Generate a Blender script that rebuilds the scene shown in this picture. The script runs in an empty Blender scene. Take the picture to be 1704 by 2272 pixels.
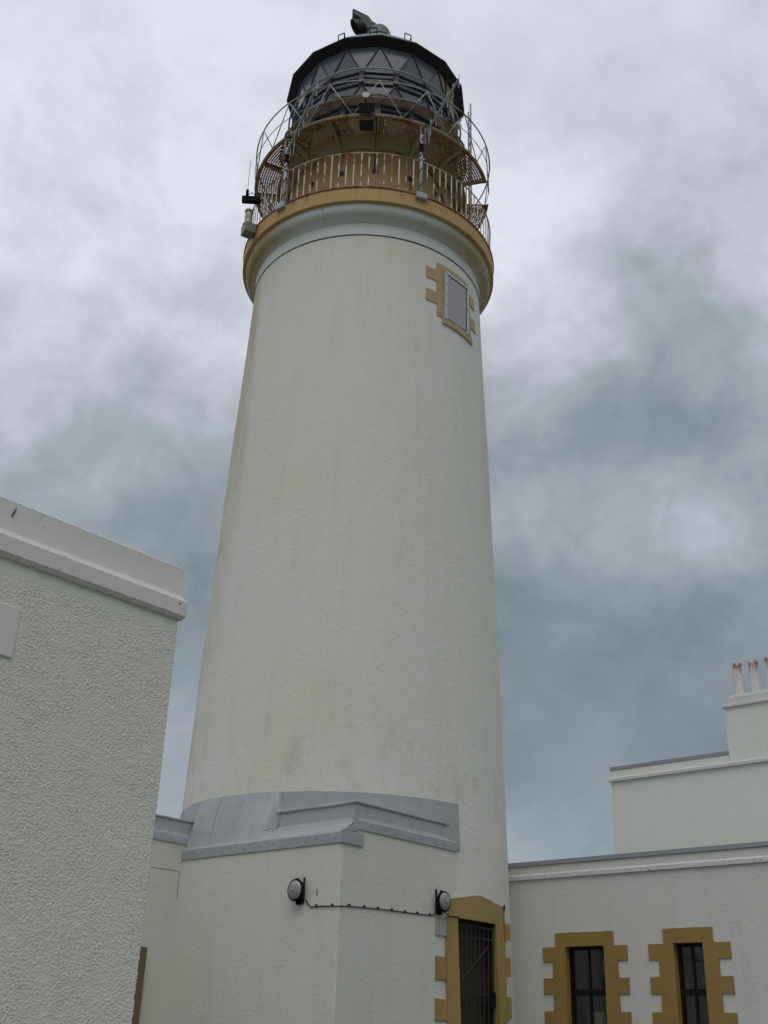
import bpy, math, random
from mathutils import Vector, Matrix, noise
random.seed(7)
scene = bpy.context.scene
COL = scene.collection
PI = math.pi
rad = math.radians

# ------------------------------------------------------------------ world frame
# X and Y run along the walls of the station; z is up. The camera stands at the origin.
EYE = 1.6
AX = (16.0881, 15.0057)           # axis of the tower
PH0 = 223.0063                    # world angle of the side of the tower that faces the court

def T(th, R, z):                  # point on the tower, th degrees round from the court side
    a = rad(PH0 + th)
    return (AX[0] + R * math.cos(a), AX[1] + R * math.sin(a), z)

ZR = [(-2, 3.32), (1.0, 3.24), (2.0, 3.20), (2.96, 3.155), (3.64, 3.128), (4.87, 3.095), (6.3, 3.05), (7.4, 3.02), (8.2, 2.998),
      (9.25, 2.964), (10.28, 2.924), (11.2, 2.888), (12.2, 2.852), (13.39, 2.811), (14.5, 2.757), (15.7, 2.704), (17.37, 2.645)]
def RZ(z):
    if z <= ZR[0][0]: return ZR[0][1]
    for (a, ra), (b, rb) in zip(ZR, ZR[1:]):
        if z <= b: return ra + (rb - ra) * (z - a) / (b - a)
    return ZR[-1][1]

# ------------------------------------------------------------------ materials
def new_mat(name):
    m = bpy.data.materials.new(name); m.use_nodes = True
    nt = m.node_tree
    b = nt.nodes['Principled BSDF']
    return m, nt, b
def N(nt, t, **kw):
    n = nt.nodes.new(t)
    for k, v in kw.items():
        if k in n.inputs: n.inputs[k].default_value = v
        else: setattr(n, k, v)
    return n
def lk(nt, a, b): nt.links.new(a, b)
def tc(nt, scale=(1, 1, 1)):
    t = N(nt, 'ShaderNodeTexCoord')
    m = N(nt, 'ShaderNodeMapping'); m.inputs['Scale'].default_value = scale
    lk(nt, t.outputs['Object'], m.inputs['Vector'])
    return m.outputs['Vector']
def fac_noise(nt, vec, scale, detail, lo, hi, rough=.55, dist=0.):
    n = N(nt, 'ShaderNodeTexNoise'); n.inputs['Scale'].default_value = scale
    n.inputs['Detail'].default_value = detail; n.inputs['Roughness'].default_value = rough
    n.inputs['Distortion'].default_value = dist
    lk(nt, vec, n.inputs['Vector'])
    r = N(nt, 'ShaderNodeMapRange'); r.interpolation_type = 'SMOOTHSTEP'
    r.inputs['From Min'].default_value = lo; r.inputs['From Max'].default_value = hi
    lk(nt, n.outputs['Fac'], r.inputs['Value'])
    return r.outputs['Result']
def mixc(nt, fac, a, b, blend='MIX'):
    m = N(nt, 'ShaderNodeMix'); m.data_type = 'RGBA'; m.blend_type = blend
    if isinstance(fac, (int, float)): m.inputs[0].default_value = fac
    else: lk(nt, fac, m.inputs[0])
    for s, v in ((6, a), (7, b)):
        if isinstance(v, tuple): m.inputs[s].default_value = (*v, 1)
        else: lk(nt, v, m.inputs[s])
    return m.outputs[2]
def mul(nt, a, b, op='MULTIPLY'):
    m = N(nt, 'ShaderNodeMath'); m.operation = op
    for i, v in enumerate((a, b)):
        if isinstance(v, (int, float)): m.inputs[i].default_value = v
        else: lk(nt, v, m.inputs[i])
    return m.outputs[0]
def axis_of(nt, which):
    t = N(nt, 'ShaderNodeTexCoord'); s = N(nt, 'ShaderNodeSeparateXYZ')
    lk(nt, t.outputs['Object'], s.inputs[0]); return s.outputs[which]
def ramp_(nt, v, a, b):
    r = N(nt, 'ShaderNodeMapRange'); r.interpolation_type = 'SMOOTHSTEP'
    r.inputs['From Min'].default_value = a; r.inputs['From Max'].default_value = b
    lk(nt, v, r.inputs['Value']); return r.outputs['Result']
def bump(nt, bsdf, h, strength, dist, prev=None):
    b = N(nt, 'ShaderNodeBump'); b.inputs['Strength'].default_value = strength; b.inputs['Distance'].default_value = dist
    lk(nt, h, b.inputs['Height'])
    if prev is not None: lk(nt, prev, b.inputs['Normal'])
    lk(nt, b.outputs['Normal'], bsdf.inputs['Normal']); return b.outputs['Normal']

def harl(name, col, grain=30., strength=.5, dist=.02, yellow=.35, grey=.35, tower=False, gscale=1.):
    """white painted harling: grainy bump, faint lichen-yellow and grey weathering"""
    m, nt, b = new_mat(name)
    v = tc(nt)
    c = mixc(nt, mul(nt, fac_noise(nt, v, .55 * gscale, 6, .42, .72), yellow), col, (col[0] * .97, col[1] * .95, col[2] * .72))
    sv = tc(nt, (3.2, 3.2, .22))
    c = mixc(nt, mul(nt, fac_noise(nt, sv, 1.3 * gscale, 7, .5, .75), grey), c, (col[0] * .80, col[1] * .82, col[2] * .80))
    c = mixc(nt, mul(nt, fac_noise(nt, v, grain * 1.1, 3, .50, .72), .30), c, (col[0] * .70, col[1] * .71, col[2] * .68))
    c = mixc(nt, mul(nt, fac_noise(nt, v, grain * .9, 3, .56, .74), .22), c, (min(.9, col[0] * 1.22), min(.9, col[1] * 1.22), min(.9, col[2] * 1.2)))
    sp_ = mul(nt, fac_noise(nt, v, 3.2 * gscale, 8, .50, .68, .7), yellow * .8)
    c = mixc(nt, sp_, c, (col[0] * .93, col[1] * .92, col[2] * .70))
    sp2 = mul(nt, fac_noise(nt, tc(nt, (1, 1, .6)), 5.5 * gscale, 8, .58, .72, .7), grey * .7)
    c = mixc(nt, sp2, c, (col[0] * .78, col[1] * .80, col[2] * .80))
    if tower:
        # rusty brown run-off down the flank below the gallery, and a lichen band near the foot
        x = axis_of(nt, 0); y = axis_of(nt, 1); z = axis_of(nt, 2)
        a = rad(PH0 - 83)
        d = mul(nt, mul(nt, x, math.cos(a)), mul(nt, y, math.sin(a)), 'ADD')
        st = mul(nt, ramp_(nt, d, 2.47, 2.60), ramp_(nt, z, 9.0, 16.5))
        st = mul(nt, st, mul(nt, fac_noise(nt, tc(nt, (3, 3, .5)), 1.2, 5, .25, .6), 1.0))
        c = mixc(nt, mul(nt, st, .75), c, (.50, .42, .26))
        d2 = mul(nt, ramp_(nt, d, 2.55, 3.0), .55)
        c = mixc(nt, mul(nt, d2, fac_noise(nt, v, 1.1, 6, .3, .7)), c, (.48, .44, .28))
        lo = mul(nt, mul(nt, ramp_(nt, z, 7.6, 5.6), ramp_(nt, z, 5.0, 5.7)), fac_noise(nt, tc(nt, (1, 1, .5)), 2.6, 7, .5, .7))
        c = mixc(nt, mul(nt, lo, .35), c, (.42, .42, .33))
    lk(nt, c, b.inputs['Base Color'])
    b.inputs['Roughness'].default_value = .75; b.inputs['Specular IOR Level'].default_value = .3
    n1 = N(nt, 'ShaderNodeTexNoise'); n1.inputs['Scale'].default_value = grain * .55; n1.inputs['Detail'].default_value = 8
    n1.inputs['Roughness'].default_value = .82; lk(nt, v, n1.inputs['Vector'])
    p = bump(nt, b, n1.outputs['Fac'], strength, dist)
    n2 = N(nt, 'ShaderNodeTexNoise'); n2.inputs['Scale'].default_value = 2.2; n2.inputs['Detail'].default_value = 3
    lk(nt, v, n2.inputs['Vector'])
    bump(nt, b, n2.outputs['Fac'], .12, .04, p)
    return m

def paint(name, col, dirt=.3, dcol=None, rough=.55, nscale=3., flecks=0., fcol=(.06, .055, .05), spec=.4, vert=False, bmp=.12):
    m, nt, b = new_mat(name)
    v = tc(nt, (1, 1, .25) if vert else (1, 1, 1)); v0 = tc(nt)
    dcol = dcol or tuple(x * .6 for x in col)
    c = mixc(nt, mul(nt, fac_noise(nt, v, nscale, 7, .45, .75), dirt), col, dcol)
    c = mixc(nt, mul(nt, fac_noise(nt, v0, nscale * 9, 4, .5, .8), dirt * .5), c, dcol)
    if flecks > 0:
        c = mixc(nt, mul(nt, fac_noise(nt, v0, 16, 5, .70 - .05 * flecks, .73), .9), c, fcol)
    lk(nt, c, b.inputs['Base Color']); b.inputs['Roughness'].default_value = rough
    b.inputs['Specular IOR Level'].default_value = spec
    n2 = N(nt, 'ShaderNodeTexNoise'); n2.inputs['Scale'].default_value = nscale * 6; n2.inputs['Detail'].default_value = 4
    lk(nt, v0, n2.inputs['Vector'])
    bump(nt, b, n2.outputs['Fac'], bmp, .02)
    return m

def paint_side(name, col, *a, **k):
    m = paint(name, col, *a, **k); nt = m.node_tree; b = nt.nodes['Principled BSDF']
    old = b.inputs['Base Color'].links[0].from_socket
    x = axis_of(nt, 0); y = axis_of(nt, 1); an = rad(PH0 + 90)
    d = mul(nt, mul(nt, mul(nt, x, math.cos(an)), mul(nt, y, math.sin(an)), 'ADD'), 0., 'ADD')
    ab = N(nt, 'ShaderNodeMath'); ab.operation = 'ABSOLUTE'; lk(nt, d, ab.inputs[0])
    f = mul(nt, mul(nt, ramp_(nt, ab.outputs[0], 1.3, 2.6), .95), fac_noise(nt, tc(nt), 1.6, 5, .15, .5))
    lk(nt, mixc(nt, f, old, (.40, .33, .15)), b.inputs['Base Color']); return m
def rusty(name, col, rust=(.16, .055, .018), lo=.5, hi=.62, scale=5., amount=1., rand=False, stretch=.35, rough=.65, metallic=0.):
    m, nt, b = new_mat(name)
    v = tc(nt, (1, 1, stretch))
    if rand:
        oi = N(nt, 'ShaderNodeObjectInfo'); va = N(nt, 'ShaderNodeVectorMath'); va.operation = 'ADD'
        mm = N(nt, 'ShaderNodeVectorMath'); mm.operation = 'SCALE'
        lk(nt, oi.outputs['Location'], mm.inputs[0]); mm.inputs['Scale'].default_value = 3.7
        lk(nt, v, va.inputs[0]); lk(nt, mm.outputs[0], va.inputs[1]); v = va.outputs[0]
    f = fac_noise(nt, v, scale, 5, lo, hi)
    c = mixc(nt, mul(nt, f, amount), col, rust)
    c = mixc(nt, mul(nt, fac_noise(nt, tc(nt), 24, 4, .5, .8), .4), c, tuple(x * .55 for x in col))
    lk(nt, c, b.inputs['Base Color']); b.inputs['Roughness'].default_value = rough; b.inputs['Metallic'].default_value = metallic
    n2 = N(nt, 'ShaderNodeTexNoise'); n2.inputs['Scale'].default_value = 30; lk(nt, tc(nt), n2.inputs['Vector'])
    bump(nt, b, n2.outputs['Fac'], .15, .01)
    return m

def glassy(name, col, rough=.1, spec=.5, wav=.0):
    m, nt, b = new_mat(name)
    c = mixc(nt, mul(nt, fac_noise(nt, tc(nt), 1.7, 5, .4, .75), .5), col, tuple(x * .6 for x in col))
    lk(nt, c, b.inputs['Base Color'])
    r = mul(nt, fac_noise(nt, tc(nt), 6, 5, .35, .8), .12)
    lk(nt, mul(nt, r, rough, 'ADD'), b.inputs['Roughness'])
    b.inputs['Specular IOR Level'].default_value = spec
    if wav:
        n2 = N(nt, 'ShaderNodeTexNoise'); n2.inputs['Scale'].default_value = 2.; lk(nt, tc(nt), n2.inputs['Vector'])
        bump(nt, b, n2.outputs['Fac'], wav, .02)
    return m

WHITE = (.63, .64, .605)
def flash_mat():
    m = paint('grey_sheet_flashing', (.37, .388, .388), .25, (.305, .325, .33), .55, 1.3, spec=.3, bmp=.25)
    nt = m.node_tree; b = nt.nodes['Principled BSDF']; old = b.inputs['Base Color'].links[0].from_socket
    st = mul(nt, fac_noise(nt, tc(nt, (3, 3, .5)), 2.2, 8, .50, .72, .65), .45)
    c = mixc(nt, st, old, (.27, .285, .28))
    lk(nt, mixc(nt, mul(nt, fac_noise(nt, tc(nt), 7, 6, .60, .70, .7), .15), c, (.52, .53, .51)), b.inputs['Base Color'])
    n2 = N(nt, 'ShaderNodeTexNoise'); n2.inputs['Scale'].default_value = 2.1; n2.inputs['Detail'].default_value = 2; n2.inputs['Distortion'].default_value = .2
    lk(nt, tc(nt, (1, 1, 1.6)), n2.inputs['Vector'])
    bump(nt, b, n2.outputs['Fac'], .45, .045, b.inputs['Normal'].links[0].from_socket)
    return m
M = {}
M['tower'] = harl('white_harling_tower', (.715, .715, .645), grain=26., strength=.8, dist=.03, yellow=.34, grey=.30, tower=True)
M['white_wall'] = harl('white_harling_wall', (.685, .685, .64), grain=38., strength=.8, dist=.024, yellow=.2, grey=.35)
M['porch_wall'] = harl('white_harling_porch', (.685, .685, .62), grain=34., strength=.75, dist=.024, yellow=.4, grey=.3)
M['far_wall'] = harl('white_harling_far', (.77, .785, .745), grain=22., strength=.5, dist=.025, yellow=.35, grey=.2)
M['rough_wall'] = harl('white_pebble_dash', (.70, .695, .615), grain=90., strength=.35, dist=.008, yellow=.25, grey=.15)
M['smooth_white'] = paint('smooth_white_paint', (.66, .655, .605), .22, (.52, .515, .44), .5, 6., flecks=.35)
M['smooth_white2'] = paint('smooth_white_trim', (.64, .64, .63), .25, (.50, .49, .45), .5, 3., flecks=1.3)
M['collar'] = paint('white_collar_paint', (.62, .635, .60), .35, (.46, .45, .36), .6, 1.2)
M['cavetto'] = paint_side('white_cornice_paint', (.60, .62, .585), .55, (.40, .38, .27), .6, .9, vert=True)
M['seam'] = paint('mossy_seam', (.26, .25, .16), .4)
M['seam_buff'] = paint('rusty_seam', (.24, .14, .05), .4)
M['line'] = paint('dark_joint', (.10, .105, .09), .3)
M['buff_band'] = rusty('buff_deck_paint', (.44, .29, .10), (.24, .095, .022), .55, .74, 1.7, .8, stretch=1.0)
def band_runs():   # rust runs that start at the rusty rail foot and trail down the deck edge
    m = M['buff_band']; nt = m.node_tree; b = nt.nodes['Principled BSDF']; old = b.inputs['Base Color'].links[0].from_socket
    z = axis_of(nt, 2)
    f = mul(nt, ramp_(nt, z, 18.05, 18.34), fac_noise(nt, tc(nt, (4, 4, .8)), 1.6, 7, .50, .66, .65))
    lk(nt, mixc(nt, mul(nt, f, .85), old, (.27, .105, .028)), b.inputs['Base Color'])
band_runs()
M['buff_drum'] = paint('buff_drum_paint', (.335, .22, .085), .45, (.26, .16, .06), .6, 1.4, vert=True)
M['buff_window'] = paint('buff_window_paint', (.40, .30, .155), .3, (.32, .235, .125), .6, 1.5, bmp=.2)
M['ochre'] = paint('ochre_surround_paint', (.30, .20, .055), .5, (.22, .145, .045), .6, 2.6, bmp=.4)
M['ochre_door'] = paint('ochre_door_paint', (.335, .235, .08), .5, (.26, .19, .095), .6, 2.6, bmp=.4)
M['rust_edge'] = rusty('rusty_edge', (.27, .12, .038), (.13, .045, .014), .4, .6, 6., 1.)
M['grate'] = rusty('rusty_buff_sheet', (.30, .20, .085), (.12, .05, .018), .45, .66, 3.5, .9, stretch=1.)
M['catwalk'] = rusty('buff_catwalk_sheet', (.36, .29, .15), (.16, .075, .025), .52, .70, 3., .8, stretch=1.)
M['balcony_plate'] = paint('grey_buff_plate', (.29, .255, .165), .35, (.26, .22, .14), .6, 2.)
M['baluster'] = rusty('rusty_white_bar', (.60, .56, .46), (.19, .075, .025), .46, .56, 2.6, .95, rand=True, stretch=1.)
M['rail'] = rusty('rusty_cream_rail', (.46, .40, .28), (.20, .08, .028), .48, .58, 3.5, .95, stretch=1.)
M['lattice'] = rusty('lattice_grey_rust', (.36, .37, .36), (.20, .075, .035), .50, .60, 1.6, .9, stretch=1.)
M['galv'] = paint('galvanised_steel', (.33, .36, .36), .3, (.2, .22, .22), .45, 6., spec=.5)
M['pole'] = paint('pale_grey_pole', (.42, .445, .45), .3, (.3, .32, .32), .45, 6., spec=.5)
M['black'] = paint('black_paint', (.010, .0105, .012), .3, (.014, .014, .014), .8, 5., spec=.06)
M['frame_dark'] = paint('dark_green_black_frame', (.022, .028, .028), .3, (.05, .05, .045), .4, 4.)
M['soffit'] = paint('black_eave', (.016, .017, .017), .3, (.03, .035, .03), .6, 3.)
M['roof'] = paint('verdigris_roof', (.13, .18, .15), .6, (.05, .075, .065), .6, 2.)
M['cowl'] = paint('dark_cowl', (.055, .065, .065), .3, (.03, .035, .035), .6, 4.)
M['glass'] = glassy('lantern_glass', (.110, .118, .140), .16, .25, wav=.03)
M['blank'] = paint('blank_pane_paint', (.40, .29, .16), .3, (.30, .20, .10), .6, 2.)
M['flash'] = flash_mat()
M['coping'] = paint('grey_coping', (.30, .31, .325), .2, (.24, .25, .26), .55, 2.)
M['panel'] = paint('grey_shutter_panel', (.34, .33, .325), .15, (.25, .24, .24), .35, 1.2, spec=.5)
M['panel_frame'] = paint('pale_grey_frame', (.50, .525, .535), .2, (.36, .4, .42), .45, 3.)
M['wframe'] = paint('dark_brown_frame', (.009, .007, .0065), .3, (.014, .011, .01), .5, 6., spec=.25)
def pane_mat():
    m, nt, b = new_mat('window_glass'); out = nt.nodes['Material Output']
    tr = N(nt, 'ShaderNodeBsdfTransparent'); tr.inputs['Color'].default_value = (.82, .85, .85, 1)
    gl_ = N(nt, 'ShaderNodeBsdfGlossy'); gl_.inputs['Roughness'].default_value = .04; gl_.inputs['Color'].default_value = (.9, .92, .95, 1)
    fr_ = N(nt, 'ShaderNodeFresnel'); fr_.inputs['IOR'].default_value = 1.6
    mx_ = N(nt, 'ShaderNodeMixShader'); lk(nt, fr_.outputs[0], mx_.inputs[0]); lk(nt, tr.outputs[0], mx_.inputs[1]); lk(nt, gl_.outputs[0], mx_.inputs[2])
    n2 = N(nt, 'ShaderNodeTexNoise'); n2.inputs['Scale'].default_value = 2.5; lk(nt, tc(nt), n2.inputs['Vector'])
    bb = N(nt, 'ShaderNodeBump'); bb.inputs['Strength'].default_value = .03; lk(nt, n2.outputs['Fac'], bb.inputs['Height']); lk(nt, bb.outputs[0], gl_.inputs['Normal'])
    lk(nt, mx_.outputs[0], out.inputs['Surface']); return m
M['wglass'] = pane_mat()
M['room'] = paint('dim_room_wall', (.22, .225, .21), .2)
M['reflection'] = glassy('grey_reflection', (.10, .12, .115), .1, .6)
M['gate'] = paint('dark_iron', (.040, .040, .038), .5, (.02, .02, .02), .6, 6., spec=.25)
M['door'] = paint('dark_brown_door', (.050, .040, .028), .3, (.03, .026, .02), .55, 3., vert=True)
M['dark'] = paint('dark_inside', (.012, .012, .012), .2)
M['lens'] = glassy('floodlight_lens', (.30, .31, .275), .06, .8)
M['cable'] = paint('black_cable', (.02, .02, .02), .2)
M['post'] = paint('brown_post_paint', (.16, .115, .06), .35, (.09, .06, .03), .6, 3., vert=True)
M['lampbody'] = paint('olive_lamp_body', (.20, .19, .13), .35, (.12, .11, .07), .5, 5.)
M['lampglass'] = glassy('lamp_glass', (.36, .36, .27), .1, .6)
M['cream'] = paint('cream_china', (.78, .72, .52), .2, (.3, .27, .18), .3, 4.)
M['pot'] = None
def pot_mat():
    m, nt, b = new_mat('flaking_white_pot')
    z = axis_of(nt, 2); v = tc(nt, (1.6, 1.6, .3))
    top = ramp_(nt, z, 10.45, 10.86)
    f = mul(nt, fac_noise(nt, v, 4.2, 7, .48, .53, .7), mul(nt, top, .8))
    c = mixc(nt, mul(nt, fac_noise(nt, tc(nt), 4., 6, .45, .75), .35), (.66, .645, .60), (.50, .49, .44))
    c = mixc(nt, f, c, (.19, .075, .06))
    c = mixc(nt, mul(nt, mul(nt, fac_noise(nt, tc(nt), 8, 7, .56, .70, .7), .7), mul(nt, top, .3, 'ADD')), c, (.12, .10, .09))
    c = mixc(nt, mul(nt, fac_noise(nt, tc(nt, (1, 1, .5)), 9, 6, .66, .70, .7), .6), c, (.20, .17, .14))
    lk(nt, c, b.inputs['Base Color']); b.inputs['Roughness'].default_value = .75
    return m
M['pot'] = pot_mat()
def ground_mat():
    m, nt, b = new_mat('courtyard_gravel')
    v = tc(nt)
    c = mixc(nt, fac_noise(nt, v, .08, 6, .4, .6), (.17, .165, .15), (.075, .095, .04))
    c = mixc(nt, mul(nt, fac_noise(nt, v, 18, 5, .4, .7), .6), c, (.10, .095, .085))
    lk(nt, c, b.inputs['Base Color']); b.inputs['Roughness'].default_value = .9
    n2 = N(nt, 'ShaderNodeTexNoise'); n2.inputs['Scale'].default_value = 25; n2.inputs['Detail'].default_value = 5
    lk(nt, v, n2.inputs['Vector']); bump(nt, b, n2.outputs['Fac'], .5, .03)
    return m
M['ground'] = ground_mat()

# ------------------------------------------------------------------ mesh helpers
class MB:
    def __init__(s): s.v = []; s.f = []
    def add(s, pts): i = len(s.v); s.v += [tuple(p) for p in pts]; return i
    def face(s, pts): i = s.add(pts); s.f.append(tuple(range(i, i + len(pts)))); return s
    def box(s, x0, x1, y0, y1, z0, z1):
        i = s.add([(x0, y0, z0), (x1, y0, z0), (x1, y1, z0), (x0, y1, z0), (x0, y0, z1), (x1, y0, z1), (x1, y1, z1), (x0, y1, z1)])
        for q in ((0, 3, 2, 1), (4, 5, 6, 7), (0, 1, 5, 4), (1, 2, 6, 5), (2, 3, 7, 6), (3, 0, 4, 7)): s.f.append(tuple(i + k for k in q))
        return s
    def obox(s, c, ax, ay, az):        # oriented box: centre and three half-axes
        c, ax, ay, az = map(Vector, (c, ax, ay, az))
        i = s.add([c - ax - ay - az, c + ax - ay - az, c + ax + ay - az, c - ax + ay - az, c - ax - ay + az, c + ax - ay + az, c + ax + ay + az, c - ax + ay + az])
        for q in ((0, 3, 2, 1), (4, 5, 6, 7), (0, 1, 5, 4), (1, 2, 6, 5), (2, 3, 7, 6), (3, 0, 4, 7)): s.f.append(tuple(i + k for k in q))
        return s
    def tube(s, pts, r, n=8, closed=False, cap=True, r1=None):
        P = [Vector(p) for p in pts]; m = len(P); i0 = len(s.v)
        prev = None
        for k, p in enumerate(P):
            if closed: d = P[(k + 1) % m] - P[k - 1]
            else: d = P[min(k + 1, m - 1)] - P[max(k - 1, 0)]
            d.normalize()
            if prev is None:
                a = Vector((0, 0, 1)) if abs(d.z) < .9 else Vector((1, 0, 0))
                u = d.cross(a).normalized()
            else:
                u = (prev - d * prev.dot(d)).normalized()
            prev = u; w = d.cross(u)
            rr = r if r1 is None else r + (r1 - r) * k / (m - 1)
            for j in range(n):
                t = 2 * PI * j / n
                s.v.append(tuple(p + (u * math.cos(t) + w * math.sin(t)) * rr))
        for k in range(m if closed else m - 1):
            a = i0 + k * n; b = i0 + ((k + 1) % m) * n
            for j in range(n):
                s.f.append((a + j, a + (j + 1) % n, b + (j + 1) % n, b + j))
        if cap and not closed:
            s.f.append(tuple(i0 + j for j in reversed(range(n)))); s.f.append(tuple(i0 + (m - 1) * n + j for j in range(n)))
        return s
    def grid(s, rows, closed=False):   # rows of equal length
        i0 = len(s.v); n = len(rows[0])
        for r in rows: s.v += [tuple(p) for p in r]
        for a in range(len(rows) - 1):
            for b in range(n if closed else n - 1):
                p = i0 + a * n + b; q = i0 + a * n + (b + 1) % n
                s.f.append((p, q, q + n, p + n))
        return s
    def lathe(s, prof, ths=None, closed=True, tfun=T):
        ths = ths or [360 * k / 128 for k in range(128)]
        return s.grid([[tfun(t, R, z) for t in ths] for R, z in prof], closed)
    def prism(s, poly, f):             # poly in 2D extruded between f(p,0) and f(p,1)
        n = len(poly); i = s.add([f(p, 0) for p in poly] + [f(p, 1) for p in poly])
        s.f.append(tuple(i + k for k in reversed(range(n)))); s.f.append(tuple(i + n + k for k in range(n)))
        for k in range(n): s.f.append((i + k, i + (k + 1) % n, i + n + (k + 1) % n, i + n + k))
        return s
    def build(s, name, mat, parent=None, smooth=False, org=None, bevel=0.):
        o = org if org is not None else (root_loc(parent) if parent else (0, 0, 0))
        me = bpy.data.meshes.new(name)
        me.from_pydata([(x - o[0], y - o[1], z - o[2]) for x, y, z in s.v], [], s.f)
        me.validate(); me.update()
        import bmesh
        bm = bmesh.new(); bm.from_mesh(me); bmesh.ops.recalc_face_normals(bm, faces=bm.faces); bm.to_mesh(me); bm.free()
        if smooth:
            for p in me.polygons: p.use_smooth = True
        me.materials.append(M[mat])
        ob = bpy.data.objects.new(name, me); COL.objects.link(ob)
        if parent: ob.parent = parent
        else: ob.location = o
        if smooth == 'auto':
            try: me.set_sharp_from_angle(angle=rad(35))
            except Exception: pass
        if bevel:
            b = ob.modifiers.new('bevel', 'BEVEL'); b.width = bevel; b.segments = 2; b.limit_method = 'ANGLE'; b.angle_limit = rad(40)
        return ob
def root_loc(o):
    while o.parent: o = o.parent
    return tuple(o.location)
def thing(name, label, cat, loc, group=None, rz=0.):
    o = bpy.data.objects.new(name, None); COL.objects.link(o); o.location = loc; o.rotation_euler = (0, 0, rz)
    o.empty_display_size = .3; o['label'] = label; o['category'] = cat
    if group: o['group'] = group
    return o
def tag(o, label, cat, group=None):
    o['label'] = label; o['category'] = cat
    if group: o['group'] = group
    return o
def part(o, label): o['label'] = label; return o
def copy_to(o, parent, loc=None, rz=None):
    c = o.copy(); COL.objects.link(c); c.parent = parent
    if loc is not None: c.location = loc
    if rz is not None: c.rotation_euler = (0, 0, rz)
    return c
def ring(R, z, n=96, a0=None, a1=None):
    if a0 is None: return [T(360 * k / n, R, z) for k in range(n)]
    return [T(a0 + (a1 - a0) * k / n, R, z) for k in range(n + 1)]

# ================================================================== ground (never in the frame, lights the walls from below)
def gz(x, y):
    s = (x + y) / 1.41421
    t = max(0., min(1., (s - 5.) / 9.)); t = t * t * (3 - 2 * t)
    return -.02 + 1.25 * t
g = MB()
xs = [-700, -300, -120, -50, -20] + [-10 + 2 * k for k in range(26)] + [50, 90, 160, 320, 700]
rows = [[(x, y, gz(x, y) + (.06 * noise.noise((x * .2, y * .2, 0)) if abs(x) < 60 and abs(y) < 60 else 0) - max(0, math.hypot(x, y) - 120) * .03) for x in xs] for y in xs]
g.grid(rows)
go = g.build('ground', 'ground', smooth=True); go['kind'] = 'structure'

def LT_(c): return lambda t, R, z: (c[0] + R * math.cos(rad(t)), c[1] + R * math.sin(rad(t)), z)
# ================================================================== LIGHTHOUSE
LH = thing('lighthouse', 'tall white tapering lighthouse tower with buff gallery and black glazed lantern', 'lighthouse', (AX[0], AX[1], 0))
# shaft (with the doorway left open on the side facing -Y)
DX0, DX1, DZ1 = 15.577, 16.660, 3.53
def th_of_x(X, R): # angle on the -Y side for a world X
    return math.degrees(math.asin((X - AX[0]) / R)) + (270 - PH0)
tA, tB = th_of_x(DX0, 3.13), th_of_x(DX1, 3.13)
ths = sorted([t for t in [360 * k / 144 for k in range(144)] if abs(t - tA) > 1.2 and abs(t - tB) > 1.2] + [tA, tB])
iA, iB = ths.index(tA), ths.index(tB)
zl = sorted([-1.5, 0, .6, 1.2, 1.35, 2.0, 2.5, 3.0, DZ1] + [4.0 + .5 * k for k in range(27)] + [17.37])
sh = MB(); n = len(ths); i0 = len(sh.v)
def spt(k, z):
    R = RZ(z)
    if k in (iA, iB) and z < DZ1 + .3:
        X = DX0 if k == iA else DX1
        return (X, AX[1] - math.sqrt(R * R - (X - AX[0]) ** 2), z)
    return T(ths[k], R, z)
for z in zl: sh.v += [spt(k, z) for k in range(n)]
for a in range(len(zl) - 1):
    for b in range(n):
        if iA <= b < iB and zl[a] >= 1.34 and zl[a + 1] <= DZ1 + .001: continue
        p = i0 + a * n + b; q = i0 + a * n + (b + 1) % n
        sh.f.append((p, q, q + n, p + n))
shaft = sh.build('tower_shaft', 'tower', LH, smooth=True)
# doorway reveal
rv = MB()
def ysurf(X, z): return min(11.933, AX[1] - math.sqrt(max(0, RZ(z) ** 2 - (X - AX[0]) ** 2)))
zz = [1.35, 2.0, 2.5, 3.0, DZ1]
for X in (DX0, DX1):
    rv.grid([[(X, ysurf(X, z) + .004, z) for z in zz], [(X, 11.95, z) for z in zz]])
XS = [DX0 + (DX1 - DX0) * k / 8 for k in range(9)]
for z in (1.35, DZ1): rv.grid([[(x, ysurf(x, z) + .004, z) for x in XS], [(x, 11.95, z) for x in XS]])
dk = MB()
for X in (DX0, DX1): dk.face([(X, 11.95, 1.35), (X, 12.5, 1.35), (X, 12.5, DZ1), (X, 11.95, DZ1)])
for z in (1.35, DZ1): dk.face([(DX0, 11.95, z), (DX1, 11.95, z), (DX1, 12.5, z), (DX0, 12.5, z)])
dk.build('door_recess', 'door', LH)
rv.build('door_reveal', 'ochre_door', LH)
MB().box(DX0 + .002, DX1 - .002, 12.12, 12.18, 1.352, DZ1 - .002).build('door', 'door', LH)
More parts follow.
